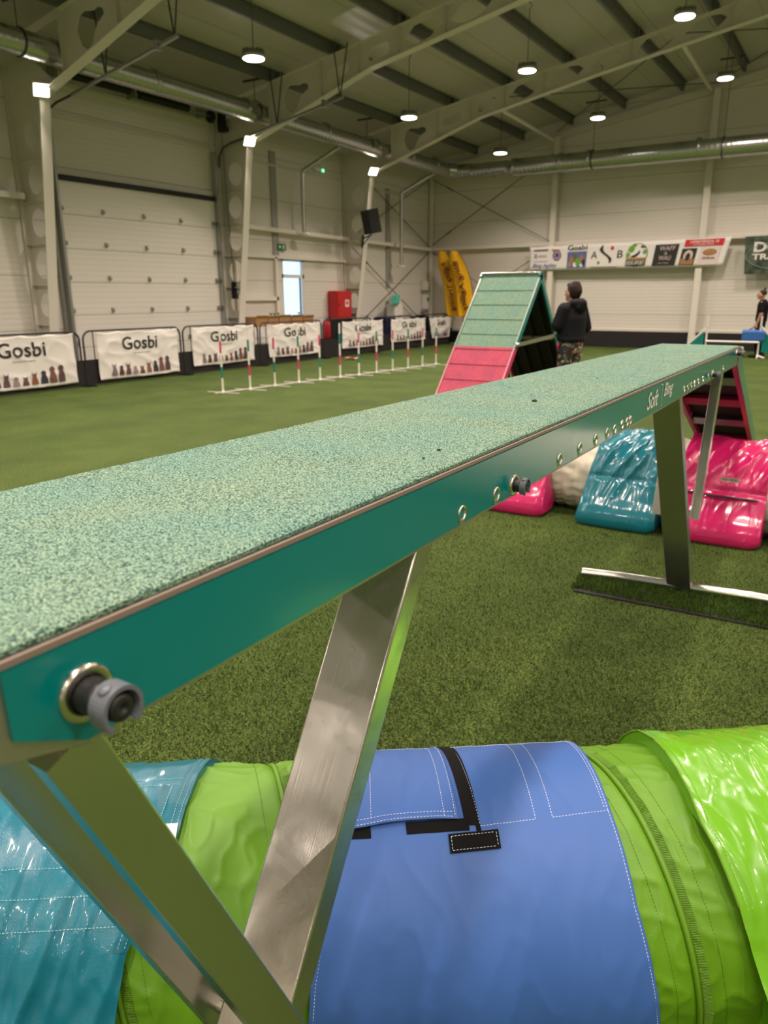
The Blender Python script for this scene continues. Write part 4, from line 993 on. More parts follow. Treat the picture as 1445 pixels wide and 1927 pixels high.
DOGC = [(.20, .16, .19), (.11, .035, .03), (.13, .07, .08), (.34, .22, .22), (.13, .06, .06), (.24, .09, .05), (.03, .028, .045), (.17, .07, .06), (.10, .055, .055)]
DM = [mat('dog_print_%s' % n, c, .6) for n, c in zip(('grey', 'red_brown', 'dark', 'cream', 'brown', 'fox', 'black', 'rust', 'umber'), DOGC)]
def banner(ya, yb, zt, zb, label, seed, slant=0.0):
    w = yb-ya
    def P(u, v, off=0):   # u 0..1 along, v 0 bottom..1 top
        x = BX+.05+.014*sin(u*9+seed)+.010*noise.noise(Vector((u*5, v*3, seed)))+.022*ridge(Vector((u*4+v*2, v*3-u*2, seed+5)), 5)
        z = zb+(zt-zb)*v-.03*sin(pi*((u*4) % 1))*v**6-.01*sin(pi*u)*(1-v)
        return Vector((x+off, ya+w*(u+slant*(1-v)*(.5-u)), z))
    r = root('fence_banner', (BX+.05, (ya+yb)/2, zb), label, 'banner', 'white pet-food banners on the barriers')
    g = G(); g.grid(lambda u, v: P(u, v), 60, 30); o = g.build('banner_sheet', M['banner'], r); md = o.modifiers.new('solid', 'SOLIDIFY'); md.thickness = .002
    g = G(); put_text(g, 'Gosbi', lambda x, y: P(x, y, .012), .29, .60, .42, .29, 0, 0, .012)
    put_text(g, 'alimentación natural', lambda x, y: P(x, y, .012), .41, .51, .2, .03)
    g.build('lettering', M['ink'], r)
    g = G(); hh = [.20, .18, .19, .15, .13, .18, .22, .28, .29]; cx = .15
    for k in range(9):
        c = .17+k*.083; h = hh[k]*1.28; y0 = .07
        def q(x, y): return P(c+x, y0+y, .012)
        bw = .030+.045*max(0, h-.2)
        body = [(-bw, 0), (bw, 0), (bw*.85, h*.35), (bw*.5, h*.62), (-bw*.5, h*.62), (-bw*.85, h*.35)]; g.add([q(*p) for p in body], [tuple(range(6))], k)
        g.add([q(*p) for p in circ(0, h*.72, bw*.62, 12, h*.17)], [tuple(range(12))], k)
        ears = ((-1, .9, 1.08), (1, .9, 1.08)) if k in (0, 2, 4, 5) else ((-1, .6, .66), (1, .6, .66))
        for sg, e0, e1 in ears: g.add([q(sg*bw*.25, h*.8), q(sg*bw*.62, h*.78), q(sg*bw*.75, h*e1)], [(0, 1, 2)], k)
    g.build('dog_print', DM, r)['label'] = 'row of printed dog figures'
    return r
banner(6.55, 8.62, .985, .09, 'white dog banner at the left photo edge', 1)
banner(9.10, 11.10, .98, .09, 'white dog banner second from the left, below the left part of the roller door', 2)
banner(11.50, 13.45, .98, .16, 'white dog banner third from the left, behind the two nearest weave poles', 3)
banner(13.95, 16.02, .96, .17, 'white dog banner below the cardboard boxes', 4, .04)
banner(17.05, 19.10, .94, .20, 'white dog banner right of the fire cabinet', 5)
banner(19.60, 21.70, .93, .24, 'white dog banner below the white cooler', 6)
banner(21.95, 23.60, .92, .24, 'white dog banner farthest along, beside the yellow flags', 7, .25)

# things behind the barriers
tb_ = root('folding_table', (-12.95, 15.3, 0), 'table with a white cloth behind the barriers, under the cardboard boxes', 'table')
g = G(); g.box((-12.95, 15.3, .86), (.6, 2.5, .03)); g.build('table_top', M['white'], tb_)
g = G(); g.box((-12.66, 15.3, .66), (.012, 2.5, .38)); g.build('table_cloth', M['banner'], tb_)
for x in (-13.2, -12.7):
    for y in (14.15, 16.45): g = G(); g.tube([(x, y, 0), (x, y, .85)], .018, 8); g.build('leg', M['black'], tb_)
for i, (y, w, h) in enumerate(((14.42, .42, .24), (14.86, .4, .23), (15.32, .44, .24), (15.82, .46, .23), (16.3, .42, .21))):
    g = G(); g.box((-12.9, y, .875+h/2), (.36, w, h)); g.box((-12.7, y, .875+h+.012), (.02, w, .05), 0, Matrix.Rotation(.5, 3, 'Y')); 
    tag(g.build('cardboard_box', M['card'], None, (-12.9, y, .875)), 'brown cardboard box on the table, %s' % ['leftmost, beside the middle portal frame', 'second from the left', 'middle of the row', 'second from the right', 'rightmost, before the exit door'][i], 'cardboard box', 'open cardboard boxes on the table')
for i, (y) in enumerate((14.98, 15.12, 15.27, 16.12)):
    g = G(); g.lathe((-12.9, y, 1.115), (0, 0, 1), [(0, .012), (.05, .012), (.055, .045), (.075, .045), (.08, .02)], 12)
    tag(g.build('trophy_cup', M['exitg'], None, (-12.9, y, 1.115)), 'small dark cup on a cardboard box, %s' % ['leftmost', 'middle of the three together', 'right of the three together', 'alone near the exit door'][i], 'cup', 'small dark cups on the boxes')
fc = root('fire_cabinet', (-13.2, 18.5, .97), 'red fire hose cabinet on the left wall above a black board', 'fire cabinet')
g = G(); g.box((-13.26, 18.52, 1.36), (.3, .76, .78)); g.build('cabinet_body', M['red'], fc)
g = G(); g.box((-13.10, 18.52, 1.36), (.02, .68, .70)); o = g.build('cabinet_door', M['red'], fc); g = G(); g.box((-13.085, 18.25, 1.36), (.02, .04, .08)); g.build('handle', M['black'], o)
g = G(); g.add([(-13.088, 18.55, 1.30), (-13.088, 18.75, 1.30), (-13.088, 18.75, 1.5), (-13.088, 18.55, 1.5)], [(0, 1, 2, 3)], 0); g.add([(-13.086, p[0], p[1]) for p in circ(18.65, 1.41, .06, 14)], [tuple(range(14))], 1); g.build('hose_sign', [M['banner'], M['red']], o)
g = G(); g.box((-13.3, 18.6, .48), (.24, .9, .94)); tag(g.build('black_board', M['black'], None, (-13.3, 18.6, 0)), 'black cupboard standing below the red fire cabinet', 'cupboard')
fx = root('fire_extinguisher', (-12.9, 17.42, .35), 'red fire extinguisher seen through the barrier left of the cabinet', 'fire extinguisher')
g = G(); g.lathe((-12.95, 17.42, .45), (0, 0, 1), [(0, .1), (.02, .11), (.40, .11), (.46, .08), (.49, .03)], 18); g.build('cylinder_body', M['red'], fx)
g = G(); g.lathe((-12.95, 17.42, .93), (0, 0, 1), [(0, .03), (.05, .03)], 10); g.bar((-12.95, 17.38, .99), (-12.85, 17.5, 1.0), .02, .02); g.tube([(-12.93, 17.44, .95), (-12.82, 17.55, .85), (-12.82, 17.56, .6)], .012, 8); g.build('valve', M['black'], fx)
g = G(); g.box((-12.95, 17.42, .22), (.3, .3, .44)); g.build('stand', M['kick'], fx)
wc = root('water_cooler', (-13.15, 21.45, 0), 'white water cooler behind the barriers near the corner', 'cooler')
g = G(); g.rbar((-13.15, 21.45, 0), (-13.15, 21.45, 1.34), .36, .5, .05, 0, (0, 1, 0)); g.build('body', M['white'], wc)
g = G(); g.rbar((-13.15, 21.47, 1.34), (-13.15, 21.47, 1.58), .30, .34, .07, 0, (0, 1, 0)); g.build('top', M['white'], wc)
g = G(); g.box((-12.96, 21.47, .97), (.02, .2, .05)); g.build('tap', M['tube'], wc)
g = G(); g.grid(lambda u, v: Vector((-12.90+.02*sin(v*9), 20.85+.52*v-.06*u, 1.62-.3*u+.03*v)), 8, 14); o = g.build('teal_cloth', M['mintA'], None, (-12.9, 21.1, 1.3)); md = o.modifiers.new('solid', 'SOLIDIFY'); md.thickness = .01
o.data.materials[0] = mat('turquoise_cloth', (.08, .42, .33), .7); tag(o, 'turquoise cloth hung on the left of the white cooler', 'cloth')
g = G(); g.rbar((-12.85, 20.35, 0), (-12.85, 20.35, .86), .42, .5, .04, 0, (0, 1, 0)); g.rbar((-12.85, 20.35, .86), (-12.85, 20.35, .95), .48, .56, .03, 0, (0, 1, 0)); tag(g.build('waste_bin', M['navy'], None, (-12.85, 20.35, 0)), 'dark navy bin behind the gap between two banners', 'bin')
g = G(); g.grid(lambda u, v: Vector((-12.95+.25*cos(pi*u), 21.95+1.6*v, max(0.02, .95*(sin(pi*u)**.35)*(.90+.1*sin(pi*v))+.02*noise.noise(Vector((v*6, u*3, 1)))))), 20, 30); o = g.build('black_cloth', M['tee'], None, (-12.95, 22.7, 0)); md = o.modifiers.new('solid', 'SOLIDIFY'); md.thickness = .01
tag(o, 'heap under a black cloth behind the barriers next to the corner', 'covered heap')
# wall fittings
eb = root('control_box', (XL+.08, 23.85, 1.1), 'grey control boxes with a green light on the left wall at the corner', 'control box')
for (z, h, y, m_) in ((1.95, .3, 23.8, M['steel']), (1.40, .5, 23.84, M['white']), (1.08, .08, 23.8, M['tube']), (1.76, .06, 23.8, M['tube'])):
    g = G(); g.box((XL+.09, y, z), (.14, .26, h)); g.build('housing', m_, eb)
g = G(); g.box((XL+.17, 23.9, 1.48), (.02, .1, .12)); g.build('screen', M['exitg'], eb)
es = root('exit_sign', (XL+.05, 16.0, 2.85), 'small green exit sign above the glazed door', 'sign'); g = G(); g.box((XL+.04, 16.1, 2.86), (.05, .34, .17)); g.build('sign_plate', M['exitg'], es)
g = G(); g.box((XL+.07, 16.16, 2.86), (.004, .05, .1)); g.prism([(0, 0), (.08, .04), (0, .08)], (XL+.07, 15.98, 2.82), (0, 1, 0), (0, 0, 1), .004); g.build('arrow', M['banner'], es)
el = root('emergency_light', (XL+.05, 17.85, 4.95), 'small emergency light with green lamp high on the left wall', 'light'); g = G(); g.box((XL+.06, 17.8, 4.95), (.08, .36, .1)); g.build('housing', M['white'], el)
g = G(); g.ell((XL+.11, 17.95, 4.94), (.03, .04, .04), 10); g.build('indicator', M['led'], el)
sk = root('wall_speaker', (-12.7, 18.95, 3.1), 'black loudspeaker on an arm of the farthest portal frame', 'loudspeaker')
R_ = Matrix.Rotation(radians(-28), 3, 'Z') @ Matrix.Rotation(radians(12), 3, 'X')
g = G(); g.box((-12.28, 18.75, 3.63), (.42, .34, .64), 0, R_); g.build('cabinet', M['black'], sk)
g = G(); g.box(Vector((-12.28, 18.75, 3.63))+R_ @ Vector((0, -.175, 0)), (.38, .015, .60), 0, R_); g.build('grille', M['rubber'], sk)
g = G(); g.tube([(-12.75, 18.98, 2.95), (-12.72, 18.98, 3.3)], .03, 10); g.tube([(-12.74, 18.97, 3.2), (-12.3, 18.8, 3.28)], .02, 8); g.tube([(-12.74, 18.97, 3.0), (-12.4, 18.84, 3.25)], .015, 8); g.build('bracket', M['black'], sk)
# door hardware: spring shaft, motor, horizontal tracks
sh = root('door_spring_shaft', (-13.15, 11.6, 5.6), 'black torsion spring shaft above the roller door', 'spring shaft')
g = G(); g.tube([(-13.15, 9.5, 5.58), (-13.15, 13.7, 5.5)], .018, 8); g.build('shaft', M['tube'], sh)
for (a, b) in ((10.0, 11.28), (11.5, 12.85)):
    g = G(); n = 160; g.tube([(-13.15, a+(b-a)*i/n, 5.585-.02*(a-9.5)) for i in range(n+1)], [.075 if i % 2 else .082 for i in range(n+1)], 14); g.build('spring', M['rubber'], sh)
for y in (9.6, 11.4, 13.3): g = G(); g.box((-13.22, y, 5.56), (.25, .06, .22)); g.build('bearing_plate', M['tube'], sh)
g = G(); g.lathe((-13.15, 13.5, 5.5), (0, 1, 0), [(0, .13), (.06, .13), (.06, .09), (.1, .09)], 20); g.build('cable_drum', M['rubber'], sh)
mo = root('door_motor', (-13.1, 13.78, 5.4), 'black door motor at the top right of the roller door', 'motor'); g = G(); g.rbar((-13.1, 13.82, 5.22), (-13.1, 13.82, 5.62), .16, .16, .03, 0, (0, 1, 0)); g.tube([(-13.1, 13.82, 5.3), (-12.95, 13.82, 5.26)], .06, 12); g.build('motor_housing', M['black'], mo)
g = G(); g.box((-13.15, 13.98, 1.75), (.1, .12, .4)); g.tube([(-13.15, 13.98, 1.9), (-13.2, 13.95, 3.4), (-13.15, 13.85, 5.2)], .006, 6); g.build('control_box', M['black'], mo)
for y, yy, lb in ((9.4, 9.4, 'steel door track curving out from the left side of the roller door'), (13.85, 13.85, 'steel door track curving out from the right side of the roller door')):
    r = root('door_track', (-12.5, y, 5.0), lb, 'door track', 'horizontal tracks of the roller door')
    g = G(); g.tube([(-13.3, y, 4.5), (-13.28, y, 4.72), (-13.15, y, 4.9), (-12.9, y, 4.98), (-12.46, y, 5.04)], .022, 8); g.build('track_curve', M['rod'], r)
    g = G(); g.rbar((-12.46, y, 5.04), (-9.72, y, 5.52), .05, .05, .006); g.box((-10.2, y, 5.45), (.08, .12, .14)); g.build('track_rail', M['tube'], r)
    for x, z in ((-11.5, 5.2), (-9.8, 5.5)):
        g = G(); zt = roof_z(x); g.tube([(x, y, z), (x-.15, y, zt+.1)], .014, 6); g.tube([(x, y, z), (x+.2, y, zt+.1)], .014, 6)
        g.build('track_hanger', M['rod'], r)

# ================================================================== BACK WALL SIGNS
def onb(x, z, off=.0): return Vector((x, 23.98-off, z))
sb = root('sponsor_banner', (-6.5, 23.98, 2.36), 'long white sponsor banner with many logos on the back wall', 'banner')
g = G(); pts = [(-9.57, 3.10), (-3.55, 3.17), (-3.74, 2.35), (-9.54, 2.37)]
def sbp(u, v): x0 = -9.57+.03*(1-v); x1 = -3.55-.17*(1-v); return onb(x0+(x1-x0)*u, (2.37-.0*u)*(1-v)+(3.10+.06*u)*v-.012*sin(pi*((u*9) % 1))*v**5, .003*sin(u*20))
g.grid(sbp, 90, 8); o = g.build('banner_sheet', M['banner'], sb); md = o.modifiers.new('solid', 'SOLIDIFY'); md.thickness = .004
PX = lambda px: -9.57+(px-1003)/(1376-1003)*0+0
UA = [1.0, 0.0, 0.0]
def bp_(u, v, k=0): p = sbp((u-UA[1])*UA[0]+UA[2], v); return p+Vector((0, -.016-k*.004, 0))
def rect(g, u0, v0, u1, v1, m, k=0): g.add([bp_(u0, v0, k), bp_(u1, v0, k), bp_(u1, v1, k), bp_(u0, v1, k)], [(0, 1, 2, 3)], m)
def disc(g, u, v, ru, rv, m, k=0, n=24): g.add([bp_(u+ru*cos(2*pi*i/n), v+rv*sin(2*pi*i/n), k) for i in range(n)], [tuple(range(n))], m)
def txt(g, s, u, v, w, h, m, k=1, shear=0, bold=0): put_text(g, s, lambda x, y: bp_(x, y, k), u, v, w, h, m, shear, bold)
C = lambda n, c: mat(n, c, .6)
mauve, lilac, violet = C('mauve_print', (.22, .12, .18)), C('lilac_print', (.45, .32, .42)), C('violet_print', (.13, .12, .38))
green_, olive_, tan_, sand_ = C('green_print', (.14, .34, .04)), C('olive_print', (.12, .13, .05)), C('tan_print', (.34, .17, .07)), C('sand_print', (.62, .50, .44))
bluep, dk, redp, pinkb, wht, gold = C('blue_print', (.10, .13, .34)), C('dark_print', (.02, .018, .016)), C('red_print', (.60, .02, .03)), C('blush_print', (.72, .60, .58)), C('white_print', (.8, .77, .74)), C('gold_print', (.40, .22, .06))
LM = [mauve, lilac, violet, green_, olive_, tan_, sand_, bluep, dk, redp, pinkb, wht, gold]
def logo(name, fn): g = G(); fn(g); return g.build(name, LM, sb)
# u positions: pixel span 1003..1378 -> 0..1 (perspective nearly even)
def L1(g):
    rect(g, .065, .80, .20, .87, 0); disc(g, .082, .60, .013, .09, 4); disc(g, .082, .60, .006, .04, 11, 1); txt(g, 'ANICA', .105, .54, .085, .10, 4); rect(g, .06, .36, .205, .38, 1)
    disc(g, .285, .60, .040, .22, 0); disc(g, .285, .60, .029, .16, 1, 1); disc(g, .285, .60, .020, .11, 2, 2); disc(g, .292, .62, .009, .06, 8, 3); g.add([bp_(.235, .86, 1), bp_(.31, .84, 1), bp_(.30, .72, 1), bp_(.25, .74, 1)], [(0, 1, 2, 3)], 5)
    txt(g, 'Bing Agility', .055, .08, .235, .20, 2, 1, .3, .008)
def L2(g):
    txt(g, 'Gosbi', .362, .78, .165-.0, .20, 8, 1, 0, .01) if False else txt(g, 'Gosbi', .352, .78, .135, .21, 8, 1, 0, .01)
    rect(g, .352, .07, .487, .72, 7); 
    for u, v, a, b, m in ((.385, .38, .018, .15, 5), (.405, .52, .014, .16, 4), (.43, .30, .022, .16, 3), (.452, .45, .014, .15, 5), (.468, .28, .012, .13, 8), (.41, .2, .015, .1, 11), (.372, .22, .012, .12, 12), (.455, .17, .010, .08, 11)): disc(g, u, v, a, b, m, 1, 14)
def L3(g):
    txt(g, 'A', .520-.003, .42, .042, .28, 8, 1, 0, -.01); txt(g, 'B', .700-.01, .42, .036, .28, 8, 1)
    n = 26; c = []
    for i in range(n+1):
        t = i/n; c.append((.588+.052*t+.0*t+.018*sin(2*pi*t+pi*.95), .93-.72*t, .003+.014*sin(pi*t)))
    vs = []
    for u, v, w in c: vs += [bp_(u-w*.9, v+w*1.2, 1), bp_(u+w*.9, v-w*1.2, 1)]
    g.add(vs, [(2*i, 2*i+1, 2*i+3, 2*i+2) for i in range(n)], 8)
    disc(g, .652, .80, .010, .07, 9, 1); disc(g, .572, .25, .009, .06, 3, 1); rect(g, .52, .06, .70, .085, 4)
def ucv(u): return u
def L4(g):
    disc(g, .800-.01, .50, .052, .42, 8); disc(g, .790, .52, .049, .39, 11, 1)
    for u, v, a, b in ((.762, .74, .016, .12), (.752, .5, .012, .1), (.828, .58, .010, .1), (.772, .86, .012, .07)): disc(g, u, v, a, b, 3, 2, 9)
    g.add([bp_(u, v, 3) for u, v in ((.758, .44), (.775, .50), (.79, .58), (.80, .66), (.803, .58), (.796, .48), (.785, .42), (.765, .40))], [tuple(range(8))], 8)
    disc(g, .812, .80, .007, .05, 8, 3); disc(g, .822, .76, .004, .04, 8, 3); rect(g, .748, .30, .833, .40, 12, 2); rect(g, .742, .10, .838, .30, 8, 3); txt(g, 'DOG SPORT', .748, .13, .084, .15, 11, 5, 0, .01)
def L5(g):
    rect(g, .853-.003, .08, .925, .82, 8); txt(g, 'WAFF', .862, .60, .052, .14, 6, 2, 0, .006); txt(g, '&', .884, .46, .010, .10, 6, 2); txt(g, 'WAU', .866, .27, .042, .14, 6, 2, 0, .006); txt(g, 'pet shop', .87, .13, .036, .07, 6, 2, .3)
def L6(g): pass
# the logos follow the banner in measured order
UA[:] = [.585, .055, .02]
logo('agility_club_logo', L1)['label'] = 'club logos at the left end of the banner'
UA[:] = [.77, .352, .213]
logo('pet_food_logo', L2)
UA[:] = [.79, .52, .343]
logo('letter_logo', L3)
UA[:] = [1.0, 0.0, 0.0]
# remaining four logos need a slightly different spread towards the right end
_old = bp_
def remap(px): return (px-1003)/375.0
def L4b(g):
    s = lambda px: remap(px); cu, ru = s(1219), .053
    disc(g, cu, .50, ru, .44, 8); disc(g, cu, .51, ru-.003, .41, 11, 1)
    for dx, v, a, b in ((-.03, .72, .016, .14), (-.042, .5, .010, .1), (.038, .60, .010, .1), (-.018, .86, .012, .07)): disc(g, cu+dx, v, a, b, 3, 2, 9)
    g.add([bp_(cu+u, v, 3) for u, v in ((-.03, .44), (-.012, .50), (.003, .58), (.012, .68), (.016, .58), (.008, .48), (-.004, .42), (-.022, .40))], [tuple(range(8))], 8)
    disc(g, cu+.022, .80, .008, .055, 8, 3); disc(g, cu+.034, .77, .004, .04, 8, 3); rect(g, cu-.045, .31, cu+.045, .40, 12, 2); rect(g, cu-.05, .10, cu+.05, .31, 8, 3); txt(g, 'DOG SPORT', cu-.046, .135, .092, .14, 11, 5, 0, .01)
def L5b(g):
    a, b = remap(1251), remap(1293); rect(g, a, .06, b, .84, 8); w = b-a; txt(g, 'WAFF', a+w*.2, .62, w*.66, .16, 6, 2, 0, .004); txt(g, '&', a+w*.45, .47, w*.12, .10, 6, 2); txt(g, 'WAU', a+w*.24, .27, w*.52, .16, 6, 2, 0, .004); txt(g, 'pet shop', a+w*.25, .13, w*.46, .07, 6, 2, .3)
def L6b(g):
    rect(g, remap(1302), .73, remap(1368), .97, 9); txt(g, 'HIPERTIENDA 10', remap(1311), .83, .128, .10, 11, 2, 0, .012); txt(g, 'tu tienda animal', remap(1318), .76, .09, .05, 11, 2, 0, .01)
    a, b = remap(1300), remap(1326); rect(g, a, .07, b, .66, 8); rect(g, a+.004, .09, b-.004, .30, 5, 1); disc(g, (a+b)/2, .40, .022, .2, 6, 1); disc(g, (a+b)/2, .36, .011, .14, 8, 2)
    a, b = remap(1332), remap(1366); rect(g, a, .07, b, .68, 10); disc(g, (a+b)/2, .50, .032, .12, 5, 1); disc(g, (a+b)/2-.01, .53, .012, .07, 12, 2); disc(g, (a+b)/2+.012, .53, .010, .06, 12, 2); txt(g, 'Galletas', (a+b)/2-.028, .26, .058, .10, 8, 2, .3)
logo('dog_sport_logo', L4b); logo('pet_shop_logo', L5b); logo('store_logos', L6b)

db = root('dog_training_board', (-1.6, 23.95, 2.16), 'dark green dog training board on the back wall, cut by the right edge', 'sign')
g = G(); g.add([onb(-3.2, 3.14, .02), onb(-.1, 3.18, .02), onb(-.1, 2.16, .02), onb(-3.12, 2.14, .02), onb(-3.2, 3.14, -.01), onb(-.1, 3.18, -.01), onb(-.1, 2.16, -.01), onb(-3.12, 2.14, -.01)], [(0, 1, 2, 3), (4, 7, 6, 5), (0, 4, 5, 1), (1, 5, 6, 2), (2, 6, 7, 3), (3, 7, 4, 0)])
g.build('board', mat('dark_green_board', (.018, .028, .022), .5, var=(4, (.09, .12, .08), .12)), db)
g = G(); put_text(g, 'DOG', lambda x, z: onb(x, z, .03), -2.95, 2.72, 1.05, .27, 0, 0, .03); put_text(g, 'TRAINING', lambda x, z: onb(x, z, .03), -2.97, 2.52, 1.45, .16, 0, 0, .03); g.build('lettering', M['banner'], db)
g = G(); g.tube([onb(-2.1+1.03*cos(a), 2.62+.38*sin(a), .03) for a in np.linspace(0, 2*pi, 40)[:-1]], .010, 6, 0, False, True); g.build('oval_line', C('grey_green_line', (.25, .3, .26)), db)
# yellow feather flags
def feather(x, y, lean, label, body, flip, top):
    r = root('feather_flag', (x, y, 0), label, 'flag', 'yellow feather flags in the corner')
    def pole(t): return Vector((x+.62-1.0*0+lean*t*.0, y, 0))
    H0, H1 = .95, top
    def Fp(u, v, off=0):  # u across 0 (free edge) .. 1 (pole edge), v 0 bottom .. 1 top
        cur = .52*(1-(1-v)**1.9)
        xr = x+.50-.55*max(0, v-.45)**2*1.9; wdt = .62-.34*(max(0, v-.75)/.25)**1.5
        xx = xr-wdt*(1-u)-.42*v*.9+.18; zz = H0+(H1-H0)*v+.10*(1-u)*v-.05*(1-u)
        return Vector((xx, y-off+.05*sin(u*6+v*3)*(1-u)*.9, zz))
    g = G(); g.grid(lambda u, v: Fp(u, v), 14, 50); o = g.build('flag_cloth', M['yellow'], r); md = o.modifiers.new('solid', 'SOLIDIFY'); md.thickness = .004
    g = G()
    put_text(g, body, lambda a, b: Fp(1-b, 1-a, .07), .16, .28, .76, .40, 0, 0, .025)
    g.build('lettering', M['flagink'], r)
    g = G(); g.tube([Vector((Fp(1, 0).x+.01, y, 0.05))]+[Fp(1, v)+Vector((.012, 0, 0)) for v in np.linspace(0, 1, 14)], .012, 8); g.build('pole', M['rod'], r)
    g = G(); bx = Fp(1, 0).x
    for a in (0, 90, 180, 270): g.bar((bx, y, .05), (bx+.4*cos(radians(a+20)), y+.3*sin(radians(a+20)), .02), .03, .02)
    g.build('foot', M['tube'], r)
feather(-11.75, 23.2, 0, 'front yellow feather flag with brown lettering left of the A-frame', 'Bing Agility', 1, 3.0)
feather(-12.33, 23.45, 0, 'rear yellow feather flag half hidden behind the front one', 'Agility Training', 1, 3.02)
# striped white cloth banner beside the last one, and a small pink rag
g = G(); g.grid(lambda u, v: Vector((-11.9+.02*sin(u*20), 23.72+.0*u, .42+.5*v))+Vector((.62*u-.3, 0, 0)), 30, 6); o = g.build('striped_cloth', M['banner'], None, (-11.9, 23.7, .4)); md = o.modifiers.new('solid', 'SOLIDIFY'); md.thickness = .004
tag(o, 'pale striped cloth hanging beside the last dog banner', 'cloth')
g = G(); g.grid(lambda u, v: Vector((-11.4+.3*u, 16.05+.2*v+.1*u, .02+.05*abs(sin(3*u+2*v)))), 10, 8); o = g.build('pink_rag', mat('pink_rag_cloth', (.75, .22, .25), .8), None, (-11.25, 16.1, 0)); md = o.modifiers.new('solid', 'SOLIDIFY'); md.thickness = .012
tag(o, 'small pink rag lying on the lawn before the barrier gap', 'rag')

# ================================================================== JUMP
jp = root('agility_jump', (-3.0, 21.7, 0), 'white agility jump standing beyond the far end of the dog walk', 'jump')
for x in (-3.55, -2.27):
    g = G(); g.rbar((x, 21.7, .05), (x, 21.7, 1.06), .04, .04, .006, 0, (0, 1, 0)); g.build('upright', M['white'], jp)
    g = G()
    for a in (-1, 1): g.tube([(x, 21.7, .06), (x+a*.03, 21.7-a*.35, .02)], .022, 8)
    g.tube([(x, 21.7, .06), (x+.18, 21.55, .02)], .022, 8); g.build('foot', M['white'], jp)
g = G(); g.tube([(-3.55, 21.66, .40), (-2.27, 21.66, .40)], .028, 12); g.build('bar', M['white'], jp)
g = G(); g.rbar((-3.55, 21.7, .76), (-4.0, 21.7, .30), .04, .05, .006); g.rbar((-4.0, 21.7, .02), (-4.0, 21.7, .34), .04, .04, .006, 0, (0, 1, 0)); g.build('wing_rail', M['white'], jp)
g = G(); g.prism([(-3.95, .05), (-3.62, .05), (-3.62, .66), (-3.95, .32)], (0, 21.7, 0), (1, 0, 0), (0, 0, 1), .02); g.build('wing_panel', M['tealm'], jp)
g = G(); g.rbar((-2.27, 21.7, .80), (-1.8, 21.7, .35), .04, .05, .006); g.build('wing_rail', M['white'], jp)
g = G(); g.prism([(-2.2, .15), (-1.85, .15), (-1.85, .32), (-2.2, .66)], (0, 21.7, 0), (1, 0, 0), (0, 0, 1), .02); g.build('wing_panel', M['tealm'], jp)

# ================================================================== PEOPLE
def flesh(name, elems, voxel, mtl, parent, Mx, sm=4):
    """elems: ('t', [points], [radii]) tapered limbs or ('r', [(x,y,z,rx,ry)...]) horizontal rings or ('e', c, r)"""
    g = G()
    for e in elems:
        if e[0] == 't':
            P = [V3(p) for p in e[1]]; R_ = e[2]; n = 14; PP = []; RR = []
            d0 = (P[0]-P[1]).normalized(); d1 = (P[-1]-P[-2]).normalized()
            for a in (80, 60, 35): PP.append(P[0]+d0*R_[0]*sin(radians(a))*.9); RR.append(R_[0]*cos(radians(a)))
            for i in range(len(P)-1):
                for k in range(5): t = k/5; PP.append(P[i].lerp(P[i+1], t)); RR.append(R_[i]*(1-t)+R_[i+1]*t)
            PP.append(P[-1]); RR.append(R_[-1])
            for a in (35, 60, 80): PP.append(P[-1]+d1*R_[-1]*sin(radians(a))*.9); RR.append(R_[-1]*cos(radians(a)))
            g.tube(PP, RR, n)
        elif e[0] == 'r':
            n = 20; vs = []; rs = e[1]
            for x, y, z, rx, ry in rs:
                for j in range(n): a = 2*pi*j/n; vs.append((x+rx*cos(a), y+ry*sin(a), z))
            g.add(vs, [(i*n+j, i*n+(j+1) % n, (i+1)*n+(j+1) % n, (i+1)*n+j) for i in range(len(rs)-1) for j in range(n)]+[tuple(range(n))[::-1], tuple(range((len(rs)-1)*n, len(rs)*n))])
        else: g.ell(e[1], e[2], 16)
    me = bpy.data.meshes.new(name); me.from_pydata(g.v, [], g.f); o = bpy.data.objects.new(name, me); COL.objects.link(o)
    md = o.modifiers.new('r', 'REMESH'); md.mode = 'VOXEL'; md.voxel_size = voxel
    md = o.modifiers.new('s', 'SMOOTH'); md.iterations = sm; md.factor = .5
    bpy.context.view_layer.update(); dg = bpy.context.evaluated_depsgraph_get(); m2 = bpy.data.meshes.new_from_object(o.evaluated_get(dg))
    bpy.data.objects.remove(o); bpy.data.meshes.remove(me)
    m2.transform(Mx); m2.name = name
    for p in m2.polygons: p.use_smooth = True
    m2.materials.clear(); m2.materials.append(mtl)
    o = bpy.data.objects.new(name, m2); COL.objects.link(o); o.parent = parent; return o
def head(c, s=1.0):
    x, y, z = c
    return [('r', [(x, y+.005, z-.115*s, .030, .03), (x, y+.02, z-.10*s, .048*s, .06*s), (x, y+.012, z-.05*s, .066*s, .085*s), (x, y, z, .075*s, .095*s), (x, y-.005, z+.05*s, .073*s, .095*s), (x, y-.01, z+.09*s, .055*s, .075*s), (x, y-.01, z+.112*s, .02, .03)]),
            ('t', [(x, y+.095*s, z+.005), (x, y+.118*s, z-.028)], [.010, .014]), ('e', (x, y+.092*s, z-.062*s), (.024, .012, .010)), ('e', (x, y+.085*s, z-.09*s), (.026, .02, .02)),
            ('e', (x+.076*s, y-.005, z-.015), (.012, .02, .032)), ('e', (x-.076*s, y-.005, z-.015), (.012, .02, .032)), ('e', (x, y+.085*s, z+.028), (.055, .016, .010))]
